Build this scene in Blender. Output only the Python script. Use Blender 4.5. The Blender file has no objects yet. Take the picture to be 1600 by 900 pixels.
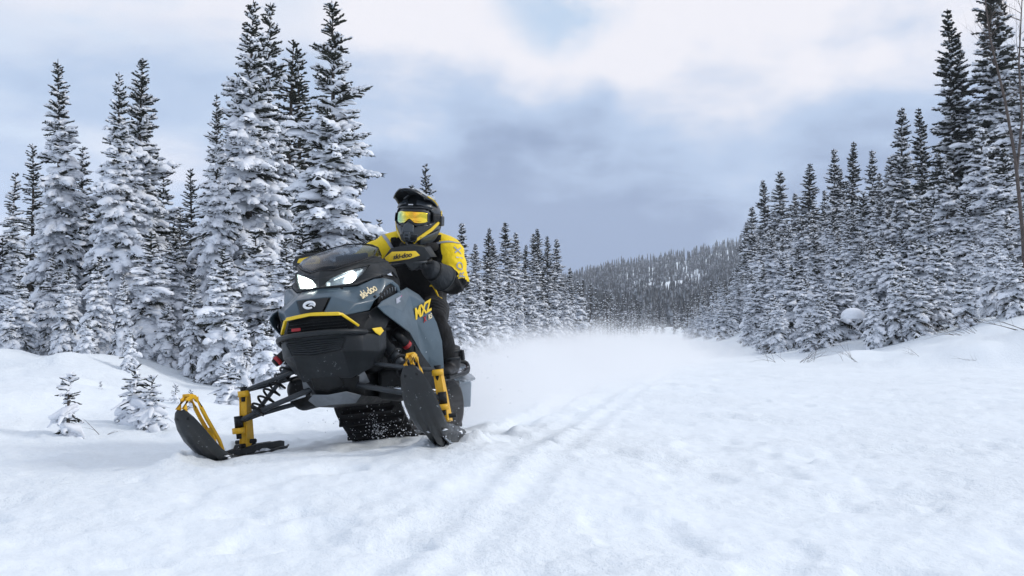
import bpy, bmesh, math, random
import numpy as np
from mathutils import Vector, Matrix, Euler, Quaternion

random.seed(7)
rng = np.random.default_rng(11)
scene = bpy.context.scene
COL = scene.collection
rad = math.radians

# ------------------------------------------------------------------ camera
CAM_H = 0.66                      # eye height above the trail
LENS = 35.0
F_PX = 1600 * LENS / 36.0         # focal length in photo pixels
HORIZON = 520                     # photo row of the horizon
PITCH = math.atan((HORIZON - 450) / F_PX)
cam_data = bpy.data.cameras.new("camera")
cam_data.lens = LENS
cam_data.sensor_width = 36.0
cam_data.clip_start = 0.05
cam_data.clip_end = 12000
cam = bpy.data.objects.new("camera", cam_data)
COL.objects.link(cam)
cam.location = (0, 0, CAM_H)
cam.rotation_euler = (math.pi / 2 + PITCH, 0, 0)
scene.camera = cam

# ------------------------------------------------------------------ colour management, sampling
scene.view_settings.view_transform = 'Standard'
scene.view_settings.look = 'None'
scene.view_settings.gamma = 1.0
scene.view_settings.exposure = 0.05
cy = scene.cycles
cy.use_denoising = True
cy.use_adaptive_sampling = True
cy.adaptive_threshold = 0.008
cy.max_bounces = 8
cy.diffuse_bounces = 4
cy.glossy_bounces = 3
cy.transmission_bounces = 6
cy.transparent_max_bounces = 12
cy.volume_bounces = 4
cy.volume_max_steps = 256
cy.sample_clamp_indirect = 6.0

# ------------------------------------------------------------------ sun (veiled by cloud)
SUN_ELEV, SUN_AZ = rad(33), rad(92)      # azimuth from +Y towards +X
sun_data = bpy.data.lights.new("sun", 'SUN')
sun_data.energy = 1.5
sun_data.angle = rad(10)
sun_data.color = (1.0, 0.97, 0.93)
sun = bpy.data.objects.new("sun", sun_data)
COL.objects.link(sun)
sd = Vector((math.sin(SUN_AZ) * math.cos(SUN_ELEV), math.cos(SUN_AZ) * math.cos(SUN_ELEV), math.sin(SUN_ELEV)))
sun.rotation_euler = sd.to_track_quat('Z', 'Y').to_euler()
sun.location = sd * 50


# ------------------------------------------------------------------ node helpers
class NT:
    """small wrapper that makes node trees readable"""
    def __init__(self, tree):
        self.t = tree
        tree.nodes.clear()

    def n(self, kind, **props):
        nd = self.t.nodes.new(kind)
        for k, v in props.items():
            if k.startswith('i_'):
                key = k[2:]
                key = int(key) if key.isdigit() else key.replace('_', ' ')
                self.put(nd.inputs[key], v)
            else:
                setattr(nd, k, v)
        return nd

    def put(self, sock, v):
        if hasattr(v, 'is_output') or isinstance(v, bpy.types.NodeSocket):
            self.t.links.new(v, sock)
        else:
            sock.default_value = v

    def math(self, op, a, b=0.0, c=0.0, clamp=False):
        nd = self.t.nodes.new('ShaderNodeMath')
        nd.operation = op
        nd.use_clamp = clamp
        for s, v in zip(nd.inputs, (a, b, c)):
            self.put(s, v)
        return nd.outputs[0]

    def vmath(self, op, a, b=(0, 0, 0)):
        nd = self.t.nodes.new('ShaderNodeVectorMath')
        nd.operation = op
        self.put(nd.inputs[0], a)
        if op == 'SCALE':
            self.put(nd.inputs['Scale'], b)
        else:
            self.put(nd.inputs[1], b)
        return nd.outputs['Value'] if op in ('DOT_PRODUCT', 'LENGTH', 'DISTANCE') else nd.outputs[0]

    def smooth(self, v, a, b, lo=0.0, hi=1.0):
        nd = self.t.nodes.new('ShaderNodeMapRange')
        nd.interpolation_type = 'SMOOTHSTEP'
        for s, x in zip(nd.inputs, (v, a, b, lo, hi)):
            self.put(s, x)
        return nd.outputs[0]

    def mix(self, f, a, b, mode='MIX'):
        nd = self.t.nodes.new('ShaderNodeMix')
        nd.data_type = 'RGBA'
        nd.blend_type = mode
        self.put(nd.inputs[0], f)
        self.put(nd.inputs[6], a if not isinstance(a, tuple) else (*a[:3], 1))
        self.put(nd.inputs[7], b if not isinstance(b, tuple) else (*b[:3], 1))
        return nd.outputs[2]

    def noise(self, vec, scale, detail=3.0, rough=0.55, dist=0.0):
        nd = self.t.nodes.new('ShaderNodeTexNoise')
        if vec is not None:
            self.put(nd.inputs['Vector'], vec)
        nd.inputs['Scale'].default_value = scale
        nd.inputs['Detail'].default_value = detail
        nd.inputs['Roughness'].default_value = rough
        nd.inputs['Distortion'].default_value = dist
        return nd.outputs[0]


# ------------------------------------------------------------------ sky: a Nishita sky behind broken winter cloud
def px_dir(px, py):
    """direction seen at a photo pixel"""
    v = Vector(((px - 800) / F_PX, (450 - py) / F_PX, -1.0))
    return (cam.rotation_euler.to_matrix() @ v).normalized()


world = bpy.data.worlds.new("World")
scene.world = world
world.use_nodes = True
W = NT(world.node_tree)
sky = W.n('ShaderNodeTexSky', sky_type='NISHITA', sun_disc=False, sun_elevation=SUN_ELEV, sun_rotation=SUN_AZ,
          air_density=1.0, dust_density=1.5, ozone_density=1.5)
geo = W.n('ShaderNodeTexCoord').outputs['Generated']
sep = W.n('ShaderNodeSeparateXYZ', i_0=geo)
up = sep.outputs[2]
den = W.math('ADD', W.math('MAXIMUM', up, 0.0), 0.22)
plane = W.n('ShaderNodeCombineXYZ', i_0=W.math('DIVIDE', sep.outputs[0], den), i_1=W.math('DIVIDE', sep.outputs[1], den), i_2=0.0).outputs[0]
big = W.noise(W.vmath('ADD', plane, (3.7, 1.2, 0)), 0.75, 5.0, 0.5, 0.25)
fine = W.noise(W.vmath('ADD', plane, (9.1, 4.0, 2.0)), 2.3, 6.0, 0.55, 0.15)


wv = W.n('ShaderNodeTexNoise', i_Vector=geo)
wv.inputs['Scale'].default_value = 7.0
wv.inputs['Detail'].default_value = 5.0
warp = W.vmath('ADD', W.vmath('NORMALIZE', geo), W.vmath('SCALE', W.vmath('SUBTRACT', wv.outputs[1], (0.5, 0.5, 0.5)), 0.26))
warp = W.vmath('NORMALIZE', warp)


def blob(px, py, inner, outer):
    """soft round region of the cloud deck about a direction, radii in degrees"""
    d = W.vmath('DOT_PRODUCT', warp, tuple(px_dir(px, py)))
    return W.smooth(d, math.cos(rad(outer)), math.cos(rad(inner)))


light_cloud = (0.91, 0.89, 0.925)
grey_cloud = (0.195, 0.275, 0.445)
pale_cloud = (0.445, 0.565, 0.76)
# brightness of the deck: bright towards the veiled sun, dull low in the valley
f = W.math('ADD', W.math('MULTIPLY', W.math('SUBTRACT', big, 0.5), 1.6), W.math('MULTIPLY', W.math('SUBTRACT', fine, 0.5), 1.3))
f = W.math('ADD', f, W.smooth(up, 0.07, 0.34, 0.22, 0.66))
f = W.math('ADD', f, W.math('MULTIPLY', blob(1130, 40, 2, 17), 0.46))
f = W.math('ADD', f, W.math('MULTIPLY', blob(700, 110, 1, 9), 0.22))
f = W.math('ADD', f, W.math('MULTIPLY', blob(200, 60, 1, 15), 0.24))
f = W.math('ADD', f, W.math('MULTIPLY', blob(930, 400, 1, 16), -0.42))
f = W.math('ADD', f, W.math('MULTIPLY', blob(1420, 190, 1, 9), -0.36))
f = W.math('ADD', f, W.math('MULTIPLY', blob(800, 180, 0.5, 7), -0.16))
f = W.math('ADD', f, W.math('MULTIPLY', blob(1190, 110, 0.5, 4), -0.14))
deck = W.mix(W.smooth(f, 0.0, 0.5), grey_cloud, pale_cloud)
deck = W.mix(W.smooth(f, 0.42, 0.95), deck, light_cloud)
gap = W.math('ADD', W.math('MULTIPLY', blob(40, 60, 1, 10), 0.55), W.math('MULTIPLY', W.math('MULTIPLY', blob(840, -120, 1, 7.5), W.smooth(fine, 0.36, 0.56)), 1.0))
gap = W.math('ADD', gap, W.math('MULTIPLY', blob(320, 10, 1, 8), 0.4))
gap = W.math('ADD', gap, W.smooth(big, 0.60, 0.80, 0.0, 0.35))
gap = W.math('MULTIPLY', gap, W.smooth(fine, 0.40, 0.60, 0.05, 1.1), clamp=True)
blue = W.vmath('SCALE', sky.outputs[0], 0.15)
mixed = W.mix(gap, deck, W.mix(0.6, blue, (0.68, 0.82, 0.98)))
bg = W.n('ShaderNodeBackground', i_Color=mixed, i_Strength=1.0)
W.n('ShaderNodeOutputWorld', i_Surface=bg.outputs[0])

# ------------------------------------------------------------------ generic helpers
def link(o, parent=None):
    COL.objects.link(o)
    if parent is not None:
        o.parent = parent
    return o


def tag(o, label=None, cat=None, group=None, kind=None):
    for k, v in (('label', label), ('category', cat), ('group', group), ('kind', kind)):
        if v:
            o[k] = v
    return o


def empty(name, loc=(0, 0, 0), rot=(0, 0, 0)):
    o = bpy.data.objects.new(name, None)
    o.empty_display_size = 0.1
    o.location = loc
    o.rotation_euler = rot
    return link(o)


def np_mesh(name, verts, faces, mats=(), smooth=True, mat_idx=None):
    """mesh from numpy arrays; faces an (n,3)/(n,4) array or list of such arrays"""
    if not isinstance(faces, (list, tuple)):
        faces = [faces]
    faces = [np.asarray(f, dtype=np.int32) for f in faces if len(f)]
    me = bpy.data.meshes.new(name)
    verts = np.asarray(verts, dtype=np.float32)
    me.vertices.add(len(verts))
    me.vertices.foreach_set('co', verts.ravel())
    loops = np.concatenate([f.ravel() for f in faces])
    sizes = np.concatenate([np.full(len(f), f.shape[1], dtype=np.int32) for f in faces])
    starts = np.concatenate([[0], np.cumsum(sizes)[:-1]]).astype(np.int32)
    me.loops.add(len(loops))
    me.loops.foreach_set('vertex_index', loops)
    me.polygons.add(len(sizes))
    me.polygons.foreach_set('loop_start', starts)
    me.polygons.foreach_set('loop_total', sizes)
    for m in mats:
        me.materials.append(m)
    if mat_idx is not None:
        me.polygons.foreach_set('material_index', np.asarray(mat_idx, dtype=np.int32))
    me.update(calc_edges=True)
    me.polygons.foreach_set('use_smooth', np.full(len(sizes), bool(smooth)))
    me.validate()
    return me


# ------------------------------------------------------------------ numpy noise
_perm = np.random.default_rng(3).permutation(512)
_val = np.random.default_rng(5).random(512) * 2 - 1


def vnoise(x, y):
    xi, yi = np.floor(x).astype(int), np.floor(y).astype(int)
    fx, fy = x - xi, y - yi
    u, v = fx * fx * (3 - 2 * fx), fy * fy * (3 - 2 * fy)

    def h(a, b):
        return _val[_perm[(_perm[a & 511] + b) & 511]]
    a, b, c, d = h(xi, yi), h(xi + 1, yi), h(xi, yi + 1), h(xi + 1, yi + 1)
    return (a * (1 - u) + b * u) * (1 - v) + (c * (1 - u) + d * u) * v


def fbm(x, y, octaves=4, gain=0.5):
    s, amp = 0.0, 1.0
    for k in range(octaves):
        s = s + amp * vnoise(x * 2 ** k + 17.3 * k, y * 2 ** k - 9.1 * k)
        amp *= gain
    return s


def sstep(v, a, b):
    t = np.clip((v - a) / (b - a), 0, 1)
    return t * t * (3 - 2 * t)


# ------------------------------------------------------------------ materials
def principled(name):
    m = bpy.data.materials.new(name)
    m.use_nodes = True
    T = NT(m.node_tree)
    b = T.n('ShaderNodeBsdfPrincipled')
    out = T.n('ShaderNodeOutputMaterial', i_Surface=b.outputs[0])
    T.out = out
    return m, T, b


def mat(name, col, rough=0.5, metal=0.0, vary=0.12, scale=14.0, bump=0.0, bscale=120.0, spec=0.5, coat=0.0, dust=0.0):
    """painted / moulded surface with mottled colour, uneven gloss, fine relief and optional snow dust lodged on it"""
    m, T, b = principled(name)
    co = T.n('ShaderNodeTexCoord').outputs['Object']
    nz = T.noise(co, scale, 5.0, 0.6)
    c = T.mix(T.smooth(nz, 0.3, 0.7), tuple(x * (1 - vary) for x in col), tuple(min(1, x * (1 + vary)) for x in col))
    r = T.smooth(T.noise(co, scale * 2.7, 4.0), 0.3, 0.7, max(0.03, rough - 0.08), min(1, rough + 0.1))
    if dust > 0:
        sp = T.noise(co, 46.0, 6.0, 0.75)
        patch = T.noise(co, 5.0, 3.0, 0.5)
        d = T.math('MULTIPLY', T.smooth(sp, 0.60, 0.70), T.smooth(patch, 0.62 - 0.25 * dust, 0.78 - 0.15 * dust))
        c = T.mix(T.math('MULTIPLY', d, min(1.0, 0.55 + 0.4 * dust)), c, (0.75, 0.8, 0.86))
        r = T.math('ADD', r, T.math('MULTIPLY', d, 0.4))
    T.put(b.inputs['Base Color'], c)
    T.put(b.inputs['Roughness'], r)
    b.inputs['Metallic'].default_value = metal
    b.inputs['Specular IOR Level'].default_value = spec
    b.inputs['Coat Weight'].default_value = coat
    b.inputs['Coat Roughness'].default_value = 0.12
    if bump > 0:
        bn = T.n('ShaderNodeBump', i_Height=T.noise(co, bscale, 3.0), i_Strength=bump, i_Distance=0.002)
        T.put(b.inputs['Normal'], bn.outputs[0])
    return m


def snow_mat(name, tint=(0.86, 0.89, 0.94), grain=220.0, strength=0.35, lump=9.0):
    m, T, b = principled(name)
    co = T.n('ShaderNodeTexCoord').outputs['Object']
    n1 = T.noise(co, grain, 4.0, 0.65)
    n2 = T.noise(co, lump, 5.0, 0.6)
    c = T.mix(T.smooth(n2, 0.3, 0.7), tuple(x * 0.975 for x in tint), tuple(min(0.97, x * 1.02) for x in tint))
    T.put(b.inputs['Base Color'], c)
    b.inputs['Roughness'].default_value = 0.75
    b.inputs['Specular IOR Level'].default_value = 0.25
    h = T.math('ADD', T.math('MULTIPLY', n1, 0.3), n2)
    calm = T.smooth(T.noise(co, 0.55, 3.0, 0.6), 0.38, 0.62, 0.35, 1.0)
    bn = T.n('ShaderNodeBump', i_Height=T.math('MULTIPLY', h, calm), i_Strength=strength, i_Distance=0.02)
    T.put(b.inputs['Normal'], bn.outputs[0])
    return m


M = {}
M['snow_ground'] = snow_mat("snow_ground", (0.85, 0.90, 0.935), 85.0, 0.85, 20.0)
M['snow_tree'] = snow_mat("snow_on_branches", (0.86, 0.89, 0.94), 70.0, 0.35, 12.0)
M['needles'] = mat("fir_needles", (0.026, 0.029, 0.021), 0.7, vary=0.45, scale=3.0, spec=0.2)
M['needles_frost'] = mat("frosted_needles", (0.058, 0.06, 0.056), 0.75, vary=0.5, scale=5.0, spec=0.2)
M['bark'] = mat("bark", (0.06, 0.05, 0.042), 0.85, vary=0.4, scale=18.0, bump=0.6, bscale=40)
M['twig'] = mat("bare_twig", (0.09, 0.07, 0.06), 0.8, vary=0.3, scale=20.0)

# ------------------------------------------------------------------ the lie of the land
# vehicle pose (needed by the ground, which is banked under it)
V_LOC = Vector((-0.83, 5.0, 0.0))
V_YAW, V_ROLL, V_PITCH = rad(10), rad(6), rad(-1)
_B = Matrix(((-math.sin(V_YAW), math.cos(V_YAW), 0), (-math.cos(V_YAW), -math.sin(V_YAW), 0), (0, 0, 1)))
V_ROT = _B @ Matrix.Rotation(V_ROLL, 3, 'X') @ Matrix.Rotation(-V_PITCH, 3, 'Y')
V_MAT = Matrix.Translation(V_LOC) @ V_ROT.to_4x4()


def w_of(x, y, z):
    return V_MAT @ Vector((x, y, z))


_left_y = [-20, 0, 4.5, 6, 7.5, 9, 12, 20, 35, 50, 70, 120, 220, 420, 3000]
_left_x = [-3.8, -3.4, -3.1, -2.6, -2.3, -2.3, -3.2, -4.2, -1.6, 1.2, 5.4, 15.5, 33, 70, 560]
_right_y = [-20, 0, 16.5, 17.6, 18.6, 19.6, 21, 28, 45, 70, 120, 220, 420, 3000]
_right_x = [40, 30, 24, 15, 8.0, 5.3, 4.9, 5.6, 8.2, 11.2, 20.0, 37, 75, 565]

_cp = [w_of(*p) for p in ((0.25, -0.54, 0.112), (-0.36, -0.54, 0.090), (-0.36, 0.50, 0.048), (-0.85, 0.0, 0.03))]
_A = np.array([[1, p.x, p.y] for p in _cp])
_bank = np.linalg.lstsq(_A, np.array([p.z for p in _cp]), rcond=None)[0]


def height(x, y, detail=True):
    x = np.asarray(x, float)
    y = np.asarray(y, float)
    xl = np.interp(y, _left_y, _left_x)
    xr = np.interp(y, _right_y, _right_x)
    dl = xl - x
    dr = x - xr
    z = np.zeros_like(x + y)
    # left snowbank and its drifts
    edge = 0.35 * fbm(x * 0.5 + 3, y * 0.5, 2)
    lb = sstep(dl + edge, -0.3, 2.2)
    z += lb * (0.16 + 0.17 * fbm(x * 0.6, y * 0.6, 3) + 0.012 * np.clip(dl, 0, 40))
    z += lb * 0.22 * np.exp(-((x + 8.2) ** 2 / 1.4 + (y - 13.2) ** 2 / 1.2))
    z += lb * 0.16 * np.exp(-((x + 6.3) ** 2 / 1.2 + (y - 12.6) ** 2 / 1.0))
    z += lb * 0.12 * np.exp(-((x + 4.6) ** 2 / 0.8 + (y - 11.4) ** 2 / 1.0))
    # right bank, climbing to the right
    rb = sstep(dr + 0.5 * edge, -0.2, 3.0)
    climb = sstep(x, 4.5, 15.0)
    z += rb * (0.10 + 1.25 * climb * sstep(dr, 0, 7) + 0.10 * fbm(x * 0.7, y * 0.7, 3))
    z += rb * 0.05 * np.clip(dr - 3, 0, 60) * sstep(y, 24, 60)
    # wooded hills up the valley
    far = sstep(y, 230, 800)
    prof = np.interp(x / np.maximum(y, 1.0), [-3, -0.6, -0.1, 0.03, 0.13, 0.23, 0.40, 1.0, 3], [40, 24, 24, 34, 46, 58, 84, 120, 120])
    z += far * prof * (1 + 0.07 * fbm(x * 0.012, y * 0.012, 3))
    z += 2.0 * sstep(y, 120, 230) * sstep(x - 0.05 * y, 0, 20)
    if not detail:
        return z
    near = np.exp(-(np.hypot(x, y) / 40.0) ** 2)
    # banked, ploughed snow under the vehicle
    wv = np.exp(-(((x + 0.72) / 1.25) ** 2 + ((y - 5.5) / 1.9) ** 2) ** 1.5)
    z = z * (1 - wv) + wv * (_bank[0] + _bank[1] * x + _bank[2] * y)
    # lumpy surface of the groomed trail
    z += near * (0.012 * fbm(x * 1.1, y * 1.1, 3) + 0.0090 * fbm(x * 4.2, y * 4.2, 3) + 0.0055 * fbm(x * 15, y * 15, 3))
    pk = np.clip(fbm(x * 2.6 + 40, y * 2.6, 3) - 0.25, 0, 1)
    z -= near * 0.026 * sstep(pk, 0.05, 0.6)
    # old ski grooves
    for xs, ys, w, dep in (([-0.62, -0.36, -0.1, 0.5, 1.2, 3.0], [1.0, 2.78, 4.1, 7.9, 11.4, 20], 0.06, 0.009),
                           ([-0.42, -0.17, 0.1, 0.72, 1.45, 3.3], [1.0, 2.78, 4.1, 7.9, 11.4, 20], 0.055, 0.008),
                           ([-2.3, -1.6, -0.75, 0.1, 1.1], [2.0, 3.0, 4.3, 6.2, 9.0], 0.07, 0.007),
                           ([-2.0, -1.3, -0.4, 0.5], [1.6, 2.4, 3.4, 4.9], 0.06, 0.006)):
        xc = np.interp(y, ys, xs)
        on = sstep(y, ys[0], ys[0] + 0.6) * (1 - sstep(y, ys[-1] - 2.5, ys[-1]))
        q = (x - xc + 0.012 * fbm(y * 3.0, x * 0 + xs[0], 2)) / w
        z += on * dep * (-np.exp(-q * q) + 0.55 * np.exp(-(np.abs(q) - 1.9) ** 2 * 1.6))
    # trenches behind the skis and the snow thrown up beside them
    loc = np.stack([x, y], -1) - np.array([V_LOC.x, V_LOC.y])
    lx = loc[..., 0] * -math.sin(V_YAW) + loc[..., 1] * -math.cos(V_YAW)
    ly = loc[..., 0] * math.cos(V_YAW) + loc[..., 1] * -math.sin(V_YAW)
    for c, w in ((-0.54, 0.085), (0.50, 0.085), (0.0, 0.21)):
        q = (ly - c + 0.02 * fbm(lx * 4, ly * 0 + c, 2)) / w
        on = sstep(-lx, 0.35 if abs(c) > 0.1 else 0.8, 0.7 if abs(c) > 0.1 else 1.3) * (1 - sstep(-lx, 6, 12))
        z += on * (-0.02 * np.exp(-q ** 4) + 0.014 * (1 + 0.8 * fbm(lx * 9, ly * 9, 2)) * np.exp(-(np.abs(q) - 1.5) ** 2 * 3))
    for cx, cy_, rx, ry, hh in ((0.30, -0.66, 0.25, 0.07, 0.05), (-0.1, -0.66, 0.35, 0.06, 0.045), (-0.2, 0.42, 0.3, 0.08, 0.045), (-0.3, 0.62, 0.3, 0.07, 0.045)):
        z += hh * (1 + 0.9 * fbm(lx * 14, ly * 14, 2)) * np.exp(-((lx - cx) / rx) ** 2 - ((ly - cy_) / ry) ** 2)
    return z


def h1(x, y):
    return float(height(np.array([x]), np.array([y]))[0])


def build_ground():
    front = np.linspace(rad(-38), rad(38), 470)
    back = np.linspace(rad(38), rad(322), 60)[1:-1]
    az = np.concatenate([front, back])
    r = np.concatenate([[0.05, 0.3, 0.6, 0.9], np.geomspace(1.15, 26, 290), np.geomspace(26.8, 300, 80), np.geomspace(312, 1700, 32)])
    A, Rr = np.meshgrid(az, r)
    X, Y = Rr * np.sin(A), Rr * np.cos(A)
    Z = height(X, Y)
    v = np.stack([X, Y, Z], -1).reshape(-1, 3)
    na, nr = len(az), len(r)
    i = np.arange(na)
    j = np.arange(nr - 1)
    I, J = np.meshgrid(i, j)
    I2 = (I + 1) % na
    q = np.stack([J * na + I, J * na + I2, (J + 1) * na + I2, (J + 1) * na + I], -1).reshape(-1, 4)
    q = q[:, ::-1]
    cap = np.arange(na)[::-1]
    v = np.concatenate([v, [[0, 0, float(Z[0].mean())]]])
    tri = np.stack([np.full(na, len(v) - 1), i, (i + 1) % na], -1)[:, ::-1]
    me = np_mesh("snow_ground", v, [q, tri], [M['snow_ground']])
    o = link(bpy.data.objects.new("snow_ground", me))
    tag(o, kind='structure')
    return o


build_ground()

# ------------------------------------------------------------------ conifers
def _brush_template(needles, seed):
    """a needle-covered twig of unit length along x; half-width 1 in y and z"""
    r = np.random.default_rng(seed)
    vs, fs = [], []
    rings = [(0.0, 0.35), (0.45, 0.62), (0.8, 0.45)]
    for x, s in rings:
        for k in range(4):
            a = math.pi / 2 * k + 0.4
            vs.append((x, s * math.cos(a), s * 0.8 * math.sin(a)))
    vs.append((1.0, 0, 0))
    for a in range(2):
        for k in range(4):
            p, q = a * 4 + k, a * 4 + (k + 1) % 4
            fs += [(p, q, q + 4), (p, q + 4, p + 4)]
    for k in range(4):
        fs.append((8 + k, 8 + (k + 1) % 4, 12))
    for k in range(needles):
        x = r.uniform(0.02, 0.92)
        a = r.uniform(0, 2 * math.pi)
        d = np.array([0, math.cos(a), math.sin(a)])
        n = len(vs)
        wv = 0.035
        reach = r.uniform(0.85, 1.5)
        vs += [(x - wv, *(d[1:] * 0.3)), (x + wv, *(d[1:] * 0.3)), (x + 0.16 * r.uniform(.7, 1.3), *(d[1:] * reach))]
        fs.append((n, n + 1, n + 2))
    return np.array(vs), np.array(fs)


def _lump_template(seed, nu=5, nv=8):
    """a pillow of snow: unit length along x, half-width 1, domed top, flattish ragged underside"""
    r = np.random.default_rng(seed)
    ph = r.uniform(0, 6.28, 6)
    vs, fs = [], []
    for i in range(nu):
        u = i / (nu - 1)
        th = math.pi * (0.08 + 0.84 * u)
        w = math.sin(th) ** 0.7
        for k in range(nv):
            a = 2 * math.pi * k / nv
            rad_ = w * (1 + 0.22 * math.sin(2 * a + ph[0] + 3 * u) + 0.16 * math.sin(3 * a + ph[1] - 5 * u))
            y = rad_ * math.cos(a)
            z = rad_ * math.sin(a)
            if z < 0:
                z *= 0.35
            z += 0.18 * math.sin(9 * u + ph[2]) * w
            y += 0.20 * math.sin(6 * u + ph[3]) * w
            vs.append((-0.5 * math.cos(th) * 1.02, y, z))
    for i in range(nu - 1):
        for k in range(nv):
            p, q = i * nv + k, i * nv + (k + 1) % nv
            fs.append((p, q, q + nv, p + nv))
    n = len(vs)
    vs += [(-0.53, 0, 0), (0.53, 0, 0)]
    for k in range(nv):
        fs.append((n, (k + 1) % nv, k, k))
        fs.append((n + 1, (nu - 1) * nv + k, (nu - 1) * nv + (k + 1) % nv, (nu - 1) * nv + k))
    tri = [f[:3] if f[2] == f[3] else None for f in fs]
    quads = np.array([f for f, t in zip(fs, tri) if t is None])
    tris = [f[:3] for f, t in zip(fs, tri) if t is not None]
    tris = np.array([t for t in tris if len(set(t)) == 3])
    return np.array(vs), quads, tris


BRUSH = {n: [_brush_template(n, 50 + k) for k in range(5)] for n in (0, 3, 6)}
_tiny = (np.array([(0, .5, 0), (0, -.3, .4), (0, -.3, -.4), (.6, .6, 0), (.6, -.35, .5), (.6, -.35, -.5), (1, 0, 0)], float), np.array([(0, 1, 4), (0, 4, 3), (1, 2, 5), (1, 5, 4), (2, 0, 3), (2, 3, 5), (3, 4, 6), (4, 5, 6), (5, 3, 6)]))
BRUSH[-1] = [_tiny]
LUMP = {'fine': [_lump_template(80 + k, 4, 7) for k in range(6)], 'mid': [_lump_template(80 + k, 3, 6) for k in range(6)],
        'low': [_lump_template(80 + k, 3, 5) for k in range(6)], 'tiny': [_lump_template(80 + k, 2, 5) for k in range(6)]}


def frames(d):
    d = d / np.maximum(np.linalg.norm(d, axis=1, keepdims=True), 1e-9)
    upv = np.tile([0.0, 0.0, 1.0], (len(d), 1))
    s = np.cross(upv, d)
    ln = np.linalg.norm(s, axis=1, keepdims=True)
    s = np.where(ln < 1e-4, [0, 1, 0], s / np.maximum(ln, 1e-9))
    u = np.cross(d, s)
    return d, s, u


def scatter(templates, org, d, length, width, thick, r):
    """place one template per row; returns verts, list of face arrays"""
    d, s, u = frames(d)
    pick = r.integers(0, len(templates), len(org))
    V, Fq, Ft, base = [], [], [], 0
    for k, tp in enumerate(templates):
        idx = np.nonzero(pick == k)[0]
        if not len(idx):
            continue
        tv = tp[0]
        v = (org[idx, None, :] + tv[None, :, 0, None] * (d[idx] * length[idx, None])[:, None, :]
             + tv[None, :, 1, None] * (s[idx] * width[idx, None])[:, None, :]
             + tv[None, :, 2, None] * (u[idx] * thick[idx, None])[:, None, :])
        nvt = len(tv)
        off = base + np.arange(len(idx))[:, None, None] * nvt
        for f in tp[1:]:
            if len(f):
                ff = (f[None] + off).reshape(-1, f.shape[1])
                (Fq if f.shape[1] == 4 else Ft).append(ff)
        V.append(v.reshape(-1, 3))
        base += len(idx) * nvt
    faces = []
    if Fq:
        faces.append(np.concatenate(Fq))
    if Ft:
        faces.append(np.concatenate(Ft))
    return np.concatenate(V), faces


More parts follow.
